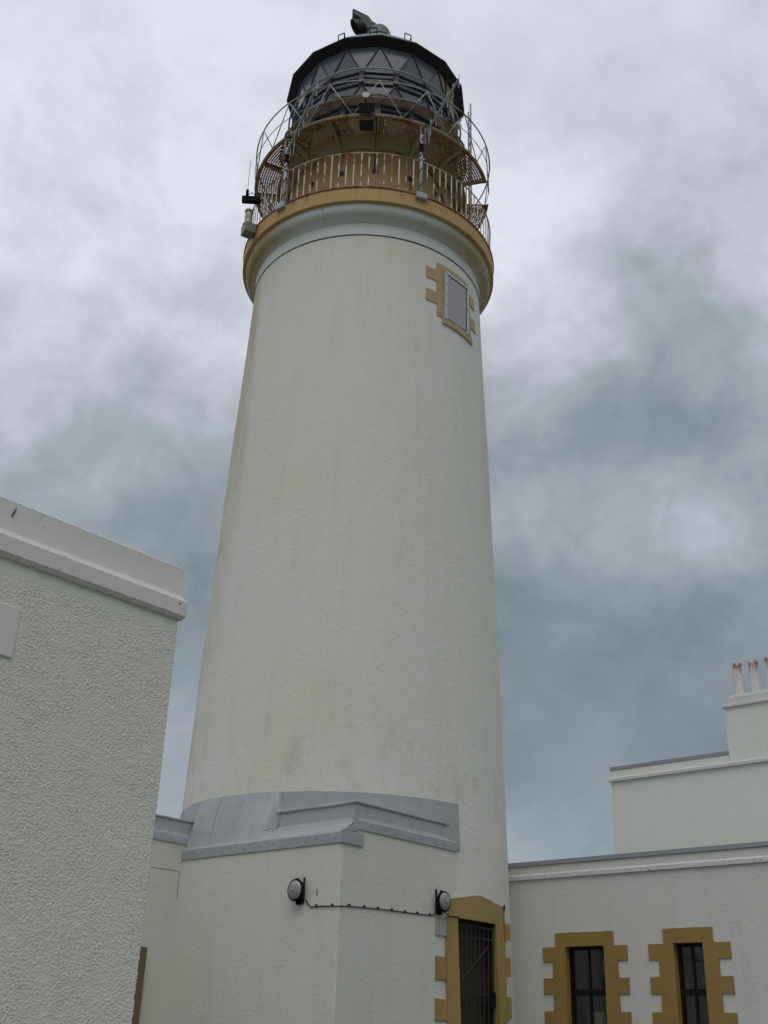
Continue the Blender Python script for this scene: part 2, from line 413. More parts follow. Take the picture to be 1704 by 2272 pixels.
# painted surround of the door, following the wall
def slab(mb, xa, xb, zb, zt, t=.028, n=4):
    """zb, zt: functions of x or numbers"""
    fb = zb if callable(zb) else (lambda x: zb); ft = zt if callable(zt) else (lambda x: zt)
    xs_ = [xa + (xb - xa) * k / n for k in range(n + 1)]
    F = [[(x, ysurf(x, z) - t, z) for x in xs_ for z in [f(x)]] for f in (fb, ft)]
    B = [[(x, ysurf(x, z) + .003, z) for x in xs_ for z in [f(x)]] for f in (fb, ft)]
    mb.grid(F); mb.grid([F[0], B[0]]); mb.grid([F[1], B[1]])
    for k in (0, -1): mb.face([F[0][k], F[1][k], B[1][k], B[0][k]])
ds = MB()
def ltop(x): return 3.815 + (3.94 - 3.815) * (x - 15.40) / (16.10 - 15.40) if x < 16.10 else (3.94 if x < 16.2 else 3.94 - (x - 16.2) * .15)
slab(ds, 15.30, 15.577, 1.3, DZ1); slab(ds, 16.66, 16.93, 1.3, DZ1)
slab(ds, 15.36, 16.93, DZ1, ltop, n=16)
for za, zb in ((2.575, 2.912), (1.983, 2.292), (1.40, 1.70)): slab(ds, 15.045, 15.30, za, zb)
for za, zb in ((3.30, 3.565), (2.715, 3.02), (2.06, 2.40), (1.45, 1.78)): slab(ds, 16.93, 17.10, za, zb)
ds.build('door_surround', 'ochre_door', LH)
M['bare'] = paint('washed_grey_stone', (.40, .38, .33), .5, (.30, .22, .12), .6, 4., vert=True)
qs = MB(); slab(qs, 15.035, 15.30, 3.23, 3.505, t=.026)
part(qs.build('quoin_block', 'bare', LH), 'streaky grey washed-out block at top left of the door surround')
# iron gate
gt = MB(); GY = 11.948
def bar(x0, z0, x1, z1, w=.012): gt.tube([(x0, GY, z0), (x1, GY, z1)], w, 6)
for z in (3.44, 3.27, 2.42, 1.45): gt.box(DX0 + .02, DX1 - .02, GY - .006, GY + .018, z - .016, z + .016)
for k in range(9):
    x = DX0 + .05 + k * .122
    gt.tube([(x, GY - .012, 1.42), (x, GY - .012, 3.45)], .011, 6)
gt.tube([(15.72, GY - .03, 2.60), (16.46, GY - .03, 3.15)], .012, 6)
for x in (DX0 + .02, DX1 - .045): gt.box(x, x + .026, GY - .015, GY + .015, 1.40, 3.45)
gate = gt.build('iron_gate', 'gate', LH)
lb = MB().box(16.50, 16.62, GY - .06, GY - .02, 2.22, 2.45).build('lock_box', 'black', gate)
# shuttered window high on the shaft
def cyl_slab(mb, ta, tb, z0, z1, t=.02, n=6, back=.04):
    tt = [ta + (tb - ta) * k / n for k in range(n + 1)]
    F = [[T(a, RZ(z) + t, z) for a in tt] for z in (z0, z1)]
    B = [[T(a, RZ(z) - back, z) for a in tt] for z in (z0, z1)]
    mb.grid(F); mb.grid([F[0], B[0]]); mb.grid([F[1], B[1]])
    for k in (0, -1): mb.face([F[0][k], F[1][k], B[1][k], B[0][k]])
ws = MB()
cyl_slab(ws, 33.3, 37.4, 15.63, 16.90); cyl_slab(ws, 54.6, 57.6, 15.63, 16.90)
cyl_slab(ws, 33.6, 57.0, 16.90, 17.055, n=12); cyl_slab(ws, 36.4, 58.4, 15.48, 15.63, t=.035, n=12)
for z0, z1 in ((16.54, 16.83), (15.93, 16.23)): cyl_slab(ws, 27.4, 33.3, z0, z1); cyl_slab(ws, 57.6, 63.6, z0, z1)
win = ws.build('shaft_window', 'buff_window', LH)
pa = Vector(T(37.5, RZ(16.2) + .02, 0)); pb = Vector(T(54.5, RZ(16.2) + .02, 0))
u = (pb - pa).normalized(); nrm = Vector((u.y, -u.x, 0))
if (pa - Vector((AX[0], AX[1], 0))).dot(nrm) < 0: nrm = -nrm
mid = (pa + pb) / 2; hw = (pb - pa).length / 2
def P3(s, d, z): q = mid + u * s + nrm * d; return (q.x, q.y, z)
pm = MB(); pm.obox(P3(0, .028, 16.25), u * (hw - .065), nrm * .012, (0, 0, .575)); pm.build('shutter_panel', 'panel', win)
pf = MB()
pf.obox(P3(-hw + .035, .03, 16.25), u * .035, nrm * .022, (0, 0, .63)); pf.obox(P3(hw - .035, .03, 16.25), u * .035, nrm * .022, (0, 0, .63))
pf.obox(P3(0, .03, 16.845), u * (hw - .07), nrm * .022, (0, 0, .035))
pf.build('shutter_frame', 'panel_frame', win)
for s in (-hw + .035, hw - .035):
    for k in range(5): MB().obox(P3(s, .055, 15.72 + k * .27), u * .009, nrm * .006, (0, 0, .009)).build('bolt', 'black', win)
for k in range(3): MB().obox(P3(-.24 + .24 * k, .055, 16.845), u * .009, nrm * .006, (0, 0, .009)).build('bolt', 'black', win)
gs = MB(); gs.obox(P3(hw - .075, .036, 16.25), u * .006, nrm * .014, (0, 0, .565)); gs.obox(P3(0, .036, 16.803), u * (hw - .07), nrm * .014, (0, 0, .008))
gs.build('shutter_seal', 'black', win)

# collar, cornice and gallery
MB().lathe([(2.60, 17.343), (2.660, 17.345), (2.664, 17.355), (2.660, 17.366), (2.60, 17.368)]).build('joint_line', 'line', LH, smooth=True)
MB().lathe([(2.6, 17.365), (2.652, 17.375), (2.655, 17.5), (2.655, 17.675), (2.60, 17.68)]).build('collar', 'collar', LH, smooth='auto')
cv = [(2.62, 17.672)]
for k in range(0, 9):
    t = k / 8; cv.append((2.668 + .10 * t ** 1.6, 17.674 + .095 * t))
for k in range(0, 13):
    t = PI / 2 * k / 12
    cv.append((2.768 + .135 * math.sin(t), 17.775 + .185 * (1 - math.cos(t))))
cv.append((2.903, 18.005))
MB().lathe(cv).build('cornice', 'cavetto', LH, smooth='auto')
for th in (24.0, -21.0, 69.0, -66.0, 114., -111., 159., -156.):
    MB().tube([T(th + .15 * (k % 3 - 1), R + .0015, z) for k, (R, z) in enumerate(cv[2:-1])], .0035, 4).build('cornice_joint', 'seam', LH)
for th in (3.2, 25.5, -19., 48., -43., 72., -67.):
    MB().tube([T(th, 2.986, 18.03), T(th + .1, 2.9865, 18.2), T(th, 2.986, 18.35)], .003, 4).build('deck_joint', 'seam_buff', LH)
deck = MB().lathe([(2.5, 18.006), (2.962, 18.006), (2.985, 18.02), (2.985, 18.36), (2.965, 18.385), (1.9, 18.40)]).build('gallery_deck', 'buff_band', LH, smooth='auto')
MB().lathe([(2.955, 18.355), (3.0, 18.36), (3.005, 18.40), (2.955, 18.41)]).build('deck_edge', 'rust_edge', LH, smooth=True)
# railing of the gallery
rl = MB(); rl.tube(ring(2.92, 19.405, 128), .017, 6, closed=True)
railing = rl.build('gallery_railing', 'rail', LH, smooth=True)
bmb = MB(); bmb.obox((0, 0, .5), (.013, 0, 0), (0, .008, 0), (0, 0, .5))
b0 = bmb.build('baluster', 'baluster', railing, org=(0, 0, 0))
NB = 110; angs = [((1.5 + 360 * k / NB + 180) % 360) - 180 for k in range(NB)]
angs.sort(key=abs)
far = MB()
for k, th in enumerate(angs):
    p = T(th, 2.92, 18.40); tilt = rad(PH0 + th + 90)
    loc = (p[0] - AX[0], p[1] - AX[1], p[2])
    if k == 0: b0.location = loc; b0.rotation_euler = (0, 0, tilt)
    elif k < 96: copy_to(b0, railing, loc, tilt + random.uniform(-.1, .1))
    else: far.tube([p, (p[0], p[1], 19.40)], .012, 5)
fo = far.build('balusters_behind', 'baluster', railing); fo['kind'] = 'stuff'
# drum under the lantern with its round vents
drum = MB().lathe([(2.04, 18.395), (2.06, 18.45), (2.04, 18.50), (2.04, 20.45)], [360 * k / 96 for k in range(96)]).build('lantern_drum', 'buff_drum', LH, smooth='auto')
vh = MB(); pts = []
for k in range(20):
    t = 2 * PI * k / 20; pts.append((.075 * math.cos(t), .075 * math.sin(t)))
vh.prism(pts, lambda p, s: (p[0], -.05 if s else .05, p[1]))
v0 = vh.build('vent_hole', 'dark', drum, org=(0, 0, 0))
for k in range(16):
    th = 1.5 + 22.5 * k + (.8 if k in (1,) else 0)
    p = T(th, 2.0, 19.68); loc = (p[0] - AX[0], p[1] - AX[1], p[2]); a = rad(PH0 + th + 90)
    if k == 0: v0.location = loc; v0.rotation_euler = (0, 0, a)
    else: copy_to(v0, drum, loc, a)
# perforated balcony round the lantern
def perf(mb, Ri, Ro, z, a0, a1, na, nr, hole=.47, zf=None):
    zf = zf or (lambda R: z)
    for i in range(nr):
        r0 = Ri + (Ro - Ri) * i / nr; r1 = Ri + (Ro - Ri) * (i + 1) / nr; rm = (r0 + r1) / 2
        off = .5 if i % 2 else 0
        for j in range(na):
            t0 = a0 + (a1 - a0) * (j + off) / na; t1 = a0 + (a1 - a0) * (j + 1 + off) / na
            if t1 > a1 + .01:
                continue
            tm = (t0 + t1) / 2
            O = [T(t0, r0, zf(r0)), T(t1, r0, zf(r0)), T(t1, r1, zf(r1)), T(t0, r1, zf(r1))]
            h = hole * .5
            I = []
            for q in range(8):
                aa = 2 * PI * q / 8 - PI * .75
                I.append(T(tm + (t1 - t0) * h * 1.05 * math.cos(aa), rm + (r1 - r0) * h * 1.05 * math.sin(aa), zf(rm + (r1 - r0) * h * math.sin(aa))))
            k = mb.add(O + I)
            for q in range(4):
                a, b = k + q, k + (q + 1) % 4; c, d, e = k + 4 + 2 * q, k + 4 + 2 * q + 1, k + 4 + (2 * q + 2) % 8
                mb.f.append((a, b, e, d, c))
BA0, BA1 = 88.0 - 360, 72.0        # the floor is open between 72 and 88 degrees, where the ladder comes up
bl_ = MB()
NSEG = 15; seg = (BA1 - BA0) / NSEG
for s in range(NSEG):
    a0 = BA0 + seg * s; a1 = a0 + seg
    perf(bl_, 2.33, 2.83, 20.55, a0 + 1.2, a1 - 1.2, 18, 9)
balc = bl_.build('lantern_balcony', 'grate', LH)
bs = MB()
def sector(mb, r0, r1, z0, z1, a0, a1, n=24):
    tt = [a0 + (a1 - a0) * k / n for k in range(n + 1)]
    mb.grid([[T(t, r0, z0) for t in tt], [T(t, r1, z0) for t in tt], [T(t, r1, z1) for t in tt], [T(t, r0, z1) for t in tt], [T(t, r0, z0) for t in tt]])
    for t in (a0, a1): mb.face([T(t, r0, z0), T(t, r1, z0), T(t, r1, z1), T(t, r0, z1)])
sector(bs, 2.83, 2.895, 20.532, 20.566, BA0, BA1, 96)
for s in range(NSEG + 1):
    a = BA0 + seg * s
    a0, a1 = max(BA0, a - 1.2), min(BA1, a + 1.2)
    sector(bs, 2.31, 2.83, 20.538, 20.560, a0, a1, 2)
bs.build('balcony_border', 'grate', balc)
lip = MB(); lip.tube(ring(2.895, 20.575, 110, BA0, BA1), .014, 6); lip.build('balcony_lip', 'rail', balc, smooth=True)
# solid inner plate coved down to the drum, arched between the brackets
ip = MB(); rows = []
tt = [360 * k / 256 for k in range(256)]
for k in range(9):
    t = k / 8; row = []
    for th in tt:
        ph = ((th - 1.2) / 22.5) % 1.0
        arch = .20 * (1 - (2 * ph - 1) ** 4)
        zlow = 20.13 + arch
        ang = PI / 2 * t
        R = 2.045 + (.02 if t == 0 else .275 * (1 - math.cos(ang)))
        z = zlow + (20.536 - zlow) * math.sin(ang) ** .9
        row.append(T(th, R, z))
    rows.append(row)
rows.append([T(th, 2.335, 20.536) for th in tt])
ip.grid(rows, True)
ip.lathe([(2.335, 20.536), (2.335, 20.562), (1.95, 20.565)], [360 * k / 96 for k in range(96)])
ip.build('coved_plate', 'balcony_plate', balc, smooth='auto')
bk = MB(); prof = [(2.03, 19.98), (2.06, 19.98), (2.10, 20.16), (2.25, 20.34), (2.50, 20.45), (2.86, 20.50), (2.86, 20.53), (2.03, 20.53)]
bk.prism(prof, lambda p, s: (p[0], -.022 if s else .022, p[1]))
k0 = bk.build('bracket', 'balcony_plate', balc, org=(0, 0, 0))
first = True
for k in range(16):
    th = 1.2 + 22.5 * k; a = rad(PH0 + th)
    if 75 < th < 86: continue
    if first: k0.rotation_euler = (0, 0, a); first = False
    else: copy_to(k0, balc, (0, 0, 0), a)
# zigzag guard rail round the balcony
gr = MB(); gr.tube(ring(2.93, 21.56, 128), .017, 6, closed=True)
guard = gr.build('balcony_railing', 'lattice', LH, smooth=True)
mr = MB(); mr.tube(ring(2.93, 21.06, 110, BA0, BA1), .009, 5); mr.build('middle_rail', 'lattice', guard, smooth=True)
for k in range(16):
    th = 1.1 + 22.5 * k
    for sgn in (-1, 1):
        s = MB(); s.tube([T(th, 2.93, 21.56), T(th + sgn * 11.0, 2.90, 20.58)], .013, 6)
        s.build('strut', 'lattice', guard, smooth=True)
# lantern: 16-sided, triangular panes in a lattice of astragals
RG = 2.08
def ngon(z, off, R=RG): return [T(1.2 + off + 22.5 * k, R, z) for k in range(16)]
zt, z2a, z2b, z1a, z1b, zb = 23.58, 22.71, 22.33, 21.67, 21.36, 20.56
gl = MB(); blank = MB(); fr = MB()
def pane(pts, ths):
    a = sum(ths) / len(ths); a = ((a + 180) % 360) - 180
    (blank if 55 < a < 104 else gl).face(pts)
def tier(zhi, oh, zlo, ol):
    H, L = ngon(zhi, oh), ngon(zlo, ol)
    for k in range(16):
        th = 1.2 + 22.5 * k
        if oh < ol:
            pane([H[k], H[(k + 1) % 16], L[k]], [th + oh, th + oh + 22.5, th + ol])
            pane([L[k], L[(k + 1) % 16], H[(k + 1) % 16]], [th + ol, th + ol + 22.5, th + oh + 22.5])
        else:
            pane([L[k], L[(k + 1) % 16], H[k]], [th + ol, th + ol + 22.5, th + oh])
            pane([H[k], H[(k + 1) % 16], L[(k + 1) % 16]], [th + oh, th + oh + 22.5, th + ol + 22.5])
        # astragals, two meeting in every node
        for q in ((0, 0), (-1, 0)) if oh > ol else ((0, 0), (0, -1)):
            pass
        if oh < ol: prs = ((H[k], L[k]), (H[(k + 1) % 16], L[k]))
        else: prs = ((H[k], L[k]), (H[k], L[(k + 1) % 16]))
        for a, b in prs:
            a = Vector(a); b = Vector(b); c = Vector((AX[0], AX[1], 0))
            oa = (a - c); oa.z = 0; oa.normalize(); ob_ = (b - c); ob_.z = 0; ob_.normalize()
            fr.tube([a + oa * .012, b + ob_ * .012], .021, 5)
def band(zhi, zlo, off):
    H, L = ngon(zhi, off), ngon(zlo, off)
    for k in range(16):
        th = 1.2 + off + 22.5 * k
        pane([H[k], H[(k + 1) % 16], L[(k + 1) % 16], L[k]], [th, th + 22.5])
tier(zt, 0, z2a, 11.25); band(z2a, z2b, 11.25); tier(z2b, 11.25, z1a, 0); band(z1a, z1b, 0); tier(z1b, 0, zb, 11.25)
for z, off, r in ((z2a, 11.25, .026), (22.52, 11.25, .034), (z2b, 11.25, .034), (z1a, 0, .034), (21.51, 0, .034), (z1b, 0, .03), (zb + .03, 11.25, .05)):
    P = ngon(z, off, RG + .015); fr.tube(P + [], r, 6, closed=True)
for k in range(16):
    fr.obox(T(1.2 + 11.25 + 22.5 * k, RG + .03, 22.52), *[Vector(x) * s for x, s in ((Vector((math.cos(rad(PH0 + 12.45 + 22.5 * k)), math.sin(rad(PH0 + 12.45 + 22.5 * k)), 0)), .035), (Vector((-math.sin(rad(PH0 + 12.45 + 22.5 * k)), math.cos(rad(PH0 + 12.45 + 22.5 * k)), 0)), .06), (Vector((0, 0, 1)), .17))])
    fr.obox(T(1.2 + 22.5 * k, RG + .03, 21.51), *[Vector(x) * s for x, s in ((Vector((math.cos(rad(PH0 + 1.2 + 22.5 * k)), math.sin(rad(PH0 + 1.2 + 22.5 * k)), 0)), .035), (Vector((-math.sin(rad(PH0 + 1.2 + 22.5 * k)), math.cos(rad(PH0 + 1.2 + 22.5 * k)), 0)), .07), (Vector((0, 0, 1)), .15))])
gl.build('lantern_glazing', 'glass', LH)
blank.build('blank_panes', 'blank', LH)
fr.build('astragals', 'frame_dark', LH)
# frame post beside the blank panes and the dark door frame next to it
fp = MB()
for th in (57.0, 97.0): fp.tube([T(th, RG, 20.6), T(th, RG, 23.58)], .035, 6)
fp.build('lantern_posts', 'frame_dark', LH)
# upper perforated catwalk, 16-sided
cw = MB()
H = ngon(21.715, 0, 2.36); L_ = ngon(21.70, 0, 2.11)
def seg_perf(mb, A, B, C, D, nu, nv):     # A-B outer, D-C inner
    A, B, C, D = map(Vector, (A, B, C, D))
    def q(u, v): return (A * (1 - u) + B * u) * (1 - v) + (D * (1 - u) + C * u) * v
    for j in range(nv):
        off = .5 if j % 2 else 0.
        for i in range(nu):
            u0 = (i + off) / nu; u1 = (i + 1 + off) / nu
            if u1 > 1.001: continue
            v0, v1 = j / nv, (j + 1) / nv
            O = [q(u0, v0), q(u1, v0), q(u1, v1), q(u0, v1)]
            um, vm = (u0 + u1) / 2, (v0 + v1) / 2; I = []
            for k in range(4):
                aa = PI / 2 * k - PI * .75
                I.append(q(um + (u1 - u0) * .29 * math.cos(aa), vm + (v1 - v0) * .29 * math.sin(aa)))
            b = mb.add(O + I)
            for k in range(4): mb.f.append((b + k, b + (k + 1) % 4, b + 4 + (k + 1) % 4, b + 4 + k))
for k in range(16): seg_perf(cw, H[k], H[(k + 1) % 16], L_[(k + 1) % 16], L_[k], 17, 5)
cat = cw.build('catwalk', 'catwalk', LH)
ce = MB(); ce.tube(ngon(21.735, 0, 2.37), .022, 5, closed=True)
for k in range(16): ce.tube([H[k], L_[k]], .022, 5)
ce.build('catwalk_edge', 'lattice', cat)
# handrail fixed to the glazing
hr = MB(); hr.tube(ring(2.20, 22.735, 96), .022, 6, closed=True); hr.tube(ring(2.21, 22.665, 96), .010, 5, closed=True)
for k in range(16): hr.tube([T(12.45 + 22.5 * k, 2.06, 22.65), T(12.45 + 22.5 * k, 2.20, 22.725)], .014, 5)
hr.build('lantern_handrail', 'galv', LH, smooth=True)
# roof
rf = MB()
def ng(R, z): return [T(1.2 + 22.5 * k, R, z) for k in range(16)]
rf.grid([ng(2.322, 23.715), ng(2.10, 23.985), ng(1.6, 24.575), ng(1.1, 25.155), ng(.62, 25.66), ng(.40, 25.88), ng(.36, 26.0)], True)
roof = rf.build('lantern_roof', 'roof', LH)
ev = MB(); ev.grid([ng(2.0, 23.57), ng(2.09, 23.60), ng(2.26, 23.66), ng(2.30, 23.672), ng(2.325, 23.70), ng(2.322, 23.714)], True)
ev.grid([ng(2.0, 23.57), ng(2.0, 23.72)], True)
ev.build('eave', 'soffit', roof)
vb = MB(); prof = [(.36, 25.98), (.40, 26.0), (.37, 26.12)] + [(.33 * math.cos(t), 26.18 + .40 * math.sin(t)) for t in [PI / 2 * k / 10 for k in range(10)]] + [(.001, 26.58)]
vb.lathe(prof, [360 * k / 32 for k in range(32)]); vb.build('vent_ball', 'roof', roof, smooth='auto')
bd = Vector((math.cos(rad(PH0)), math.sin(rad(PH0)), 0)); rt = Vector((-math.sin(rad(PH0)), math.cos(rad(PH0)), 0))
CT = Vector((AX[0], AX[1], 0))
def CP(s, d, z): q = CT + rt * s + bd * d; return (q.x, q.y, z)
cwl = MB()
# pipe of the cowl turned to the side, mouth cut back under a hood
body = [(-.55, 26.76), (-.75, 26.90), (-.755, 27.12), (-.30, 26.85), (-.165, 26.62), (-.06, 26.55), (.02, 26.30), (-.30, 26.28)]
cs = [(-.17, .82), (-.10, 1.0), (.10, 1.0), (.17, .82)]
cx_, cz_ = -.36, 26.6
rows = []
for d, sc in cs: rows.append([CP(cx_ + (s - cx_) * sc, d, cz_ + (z - cz_) * sc) for s, z in body])
cwl.grid(rows, True)
cwl.face(rows[0]); cwl.face(rows[-1])
cowl = cwl.build('cowl', 'cowl', roof)
mo = MB()
def ringm(s, z, r, ax): return [CP(s + r * math.cos(t) * ax[0], r * math.sin(t) * .8, z + r * math.cos(t) * ax[1]) for t in [2 * PI * k / 14 for k in range(14)]]
dirm = (.50, -.86)    # the mouth's own up-down axis
mo.grid([ringm(-.30, 26.62, .20, dirm), ringm(-.60, 26.56, .235, dirm), ringm(-.675, 26.54, .25, dirm), ringm(-.66, 26.545, .22, dirm), ringm(-.40, 26.60, .19, dirm)], True)
mo.face(ringm(-.40, 26.60, .19, dirm))
mo.build('cowl_mouth', 'soffit', roof)
lpb = MB()
lpb.tube([(-.085, 0, -.02), (-.085, 0, .19), (.085, 0, .19), (.085, 0, -.02)], .016, 5)
lpb.tube([(.085, 0, .19), (.085, .09, -.02)], .012, 5)
l0 = lpb.build('roof_loop', 'black', roof, org=(0, 0, 0))
for k, th in enumerate((-4.3, -29.5, 22.4)):
    p = T(th, 1.9, 24.21); loc = (p[0] - AX[0], p[1] - AX[1], p[2]); a = rad(PH0 + th + 90)
    if k == 0: l0.location = loc; l0.rotation_euler = (0, 0, a)
    else: copy_to(l0, roof, loc, a)
# ladder from the gallery to the roof
ld = MB()
for th, R in ((90.5, 2.50), (97.5, 2.50)):
    p = T(th, R, 18.4); q = T(th, R - .02, 24.0)
    ld.tube([p, q], .024, 6)
for k in range(19):
    z = 18.65 + .28 * k; ld.tube([T(90.5, 2.5, z), T(97.5, 2.5, z)], .013, 5)
ld.build('ladder', 'pole', LH)

# ================================================================== things fixed on the lighthouse
def yagi(label, base, top, tip, nel):
    o = thing('antenna_mast', label, 'antenna', (base[0], base[1], 18.2), 'antenna masts clamped to the gallery railing')
    x, y = base
    mp = MB(); mp.tube([(x, y, 18.32), (x, y, top + .12)], .037, 8); mp.build('mast', 'pole', o, smooth=True)
    d = Vector((tip[0] - x, tip[1] - y, 0)); L = d.length; d.normalize(); w = Vector((-d.y, d.x, 0))
    outw = Vector((x - AX[0], y - AX[1], 0)).normalized(); side = Vector((-outw.y, outw.x, 0))
    MB().obox((x, y, 18.34), outw * .10, side * .125, (0, 0, .075)).build('clamp', 'galv', o, bevel=.01); MB().obox((x, y, 19.41), outw * .05, side * .07, (0, 0, .03)).build('clamp', 'galv', o, bevel=.01)
    bm_ = MB(); bm_.tube([(x - d.x * .22, y - d.y * .22, top), (tip[0], tip[1], top)], .028, 6); bm_.build('boom', 'galv', o)
    cab = MB(); pts = []
    for k in range(41):
        z = 18.42 + (top - 18.5) * k / 40; a = k * .55
        pts.append((x + .047 * math.cos(a), y + .047 * math.sin(a), z))
    cab.tube(pts, .011, 5); cab.build('cable', 'cable', o)
    jb = MB(); jb.tube([(x, y, 19.62), (x, y, 19.86)], .048, 8); jb.build('joint_sleeve', 'black', o)
    for k in range(nel):
        s = -.15 + (L + .1) * k / (nel - 1); h = .25 - .07 * k / nel
        p = Vector((x, y, top)) + d * s
        offs = (-.0,) if k else (-.0,)
        e = MB(); e.tube([(p.x + w.x * .03, p.y + w.y * .03, top - h), (p.x + w.x * .03, p.y + w.y * .03, top + h)], .009, 5)
        e.build('element', 'pole', o)
    e = MB(); p = Vector((x, y, top)) + d * .18 + w * .10
    loop = [(p.x, p.y, top - .2), (p.x, p.y, top + .2), (p.x - w.x * .2, p.y - w.y * .2, top + .2), (p.x - w.x * .2, p.y - w.y * .2, top - .2)]
    e.tube(loop, .009, 5, closed=True); e.build('dipole', 'pole', o)
    return o
yagi('antenna mast left of centre on the lighthouse gallery, boom crossing the perforated balcony', (13.119, 14.933), 19.95, (12.146, 13.081), 8)
yagi('antenna mast right of centre on the gallery, boom reaching up to the buff blank panes', (14.783, 12.338), 20.0, (13.91, 10.631), 8)
# flat black panel clipped to the zigzag railing, with a round pale disc above it
sp = thing('solar_panel', 'small square black panel on the front of the balcony railing under a pale disc', 'panel', T(-4.3, 2.95, 20.55))
a = rad(PH0 - 4.3); o_ = Vector((math.cos(a), math.sin(a), 0)); s_ = Vector((-math.sin(a), math.cos(a), 0))
MB().obox(T(-4.3, 2.965, 20.685), o_ * .012, s_ * .165, (0, 0, .145)).build('panel', 'black', sp, bevel=.006)
hb = MB()
for s in (-.1, .1): hb.obox((Vector(T(-4.3, 2.92, 20.69)) + s_ * s), o_ * .035, s_ * .012, (0, 0, .012))
hb.build('bracket', 'galv', sp)
MB().obox(T(-4.3, 2.60, 20.525), o_ * .16, s_ * .155, (0, 0, .008)).build('hatch_plate', 'gate', sp)  # dark plate put in for the open mesh hatch in the floor
dc = thing('disc_antenna', 'round pale disc standing above the black panel on the balcony railing', 'antenna', T(-4.6, 2.94, 20.85))
dm = MB(); q = Vector(T(-4.6, 2.94, 21.10))
dm.prism([(.085 * math.cos(2 * PI * k / 20), .085 * math.sin(2 * PI * k / 20)) for k in range(20)], lambda p, s: tuple(q + s_ * p[0] + Vector((0, 0, p[1])) + o_ * (.02 if s else -.02)))
dm.build('disc', 'pole', dc)
MB().tube([T(-4.6, 2.93, 20.58), T(-4.6, 2.94, 21.04)], .012, 6).build('stem', 'black', dc)
# whip aerial on a bracket and a lamp below it, both out on the left flank of the gallery
wa = thing('whip_antenna', 'thin whip aerial standing on a black bracket sticking out left of the gallery', 'antenna', T(-62, 3.1, 19.10))
a = rad(PH0 - 62); o_ = Vector((math.cos(a), math.sin(a), 0)); s_ = Vector((-math.sin(a), math.cos(a), 0))
wc = Vector(T(-63, 3.13, 19.20)); MB().obox(wc, rt * .21, bd * .06, (0, 0, .075)).build('bracket', 'black', wa, bevel=.008)
w = MB(); w.tube([T(-63, 3.24, 19.27), T(-63, 3.24, 19.44)], .035, 8); w.build('base', 'black', wa)
w = MB(); w.tube([T(-63, 3.24, 19.42), T(-63, 3.24, 20.32)], .007, 5); w.build('rod', 'galv', wa)
w = MB(); w.tube([T(-62.6, 3.22, 19.30), T(-62, 3.16, 19.36), T(-61.4, 3.12, 19.33), T(-61, 3.08, 19.25)], .010, 5); w.build('cable', 'cable', wa, smooth=True)
el = thing('signal_lamp', 'olive jar-shaped lamp on a box fixed to the left edge of the gallery deck', 'lamp', T(-62.5, 3.10, 18.10))
MB().obox(T(-62.5, 3.13, 18.30), o_ * .13, s_ * .14, (0, 0, .13)).build('box', 'lampbody', el, bevel=.015)
def LT(c): return lambda t, R, z: (c[0] + R * math.cos(rad(t)), c[1] + R * math.sin(rad(t)), z)
lc = T(-62.5, 3.16, 0)
t8 = [360 * k / 20 for k in range(20)]
MB().lathe([(.12, 18.43), (.10, 18.47), (.085, 18.50), (.09, 18.56), (.085, 18.62), (.09, 18.64), (.085, 18.70), (.085, 18.78)], t8, tfun=LT(lc)).build('jar', 'lampglass', el, smooth='auto')
MB().lathe([(.095, 18.77), (.098, 18.80), (.095, 18.84), (.05, 18.87), (.001, 18.875)], t8, tfun=LT(lc)).build('cap', 'lampbody', el, smooth='auto')
MB().tube([(lc[0], lc[1], 18.86), (lc[0], lc[1], 18.96)], .006, 5).build('spike', 'galv', el)
# black cable hanging from the balcony to the middle vent, one from the right-hand vent, a tube added as the dark bracket shadow on the drum
c1 = MB(); c1.tube([T(-1, 2.90, 20.58), T(.6, 2.86, 20.50), T(1.0, 2.5, 20.40), T(.6, 2.2, 20.22), T(1.0, 2.09, 20.0), T(.8, 2.06, 19.72)], .013, 6)
tag(c1.build('hanging_cable', 'cable', None, True, org=T(1, 2.06, 19.7)), 'black cable hanging from the balcony into the middle vent of the buff drum', 'cable')
c2 = MB(); c2.tube([T(25.2, 2.055, 19.66), T(25.3, 2.07, 19.5), T(24.9, 2.065, 19.2), T(25.2, 2.07, 18.8), T(25, 2.08, 18.42)], .009, 6)
tag(c2.build('vent_cable', 'cable', None, True, org=T(25, 2.07, 18.4)), 'thin black cable dangling below the right-hand vent of the buff drum', 'cable')
c3 = MB(); c3.tube([T(37 + 2.2 * k, 2.062, 20.24 - .004 * k * k - .035 * k) for k in range(13)], .016, 6)
tag(c3.build('drum_shadow_tube', 'cable', None, True, org=T(45, 2.06, 20.0)), 'dark conduit slanting down round the right side of the buff drum', 'shadow')
fl_ = thing('spot_lamp', 'small yellowish spot lamp in front of the blank panes on the lantern', 'lamp', T(58, 2.3, 21.72))
q = T(58.5, 2.30, 21.98); a = rad(PH0 + 50); dd = Vector((math.cos(a), math.sin(a), 0))
m_ = MB(); m_.tube([Vector(q) - dd * .10, Vector(q) + dd * .02, Vector(q) + dd * .13], .075, 10, r1=.095); m_.build('head', 'lampglass', fl_)
m_ = MB(); m_.tube([T(58.5, 2.30, 21.72), T(58.5, 2.30, 21.95)], .018, 6); m_.build('stem', 'rust_edge', fl_)

# ================================================================== PORCH at the foot of the tower
PX, PY = 12.744, 11.933
PO = thing('porch', 'square-cornered white harled porch with grey sheet roof at the foot of the tower', 'porch', (PX, PY, 0))
pw = MB()
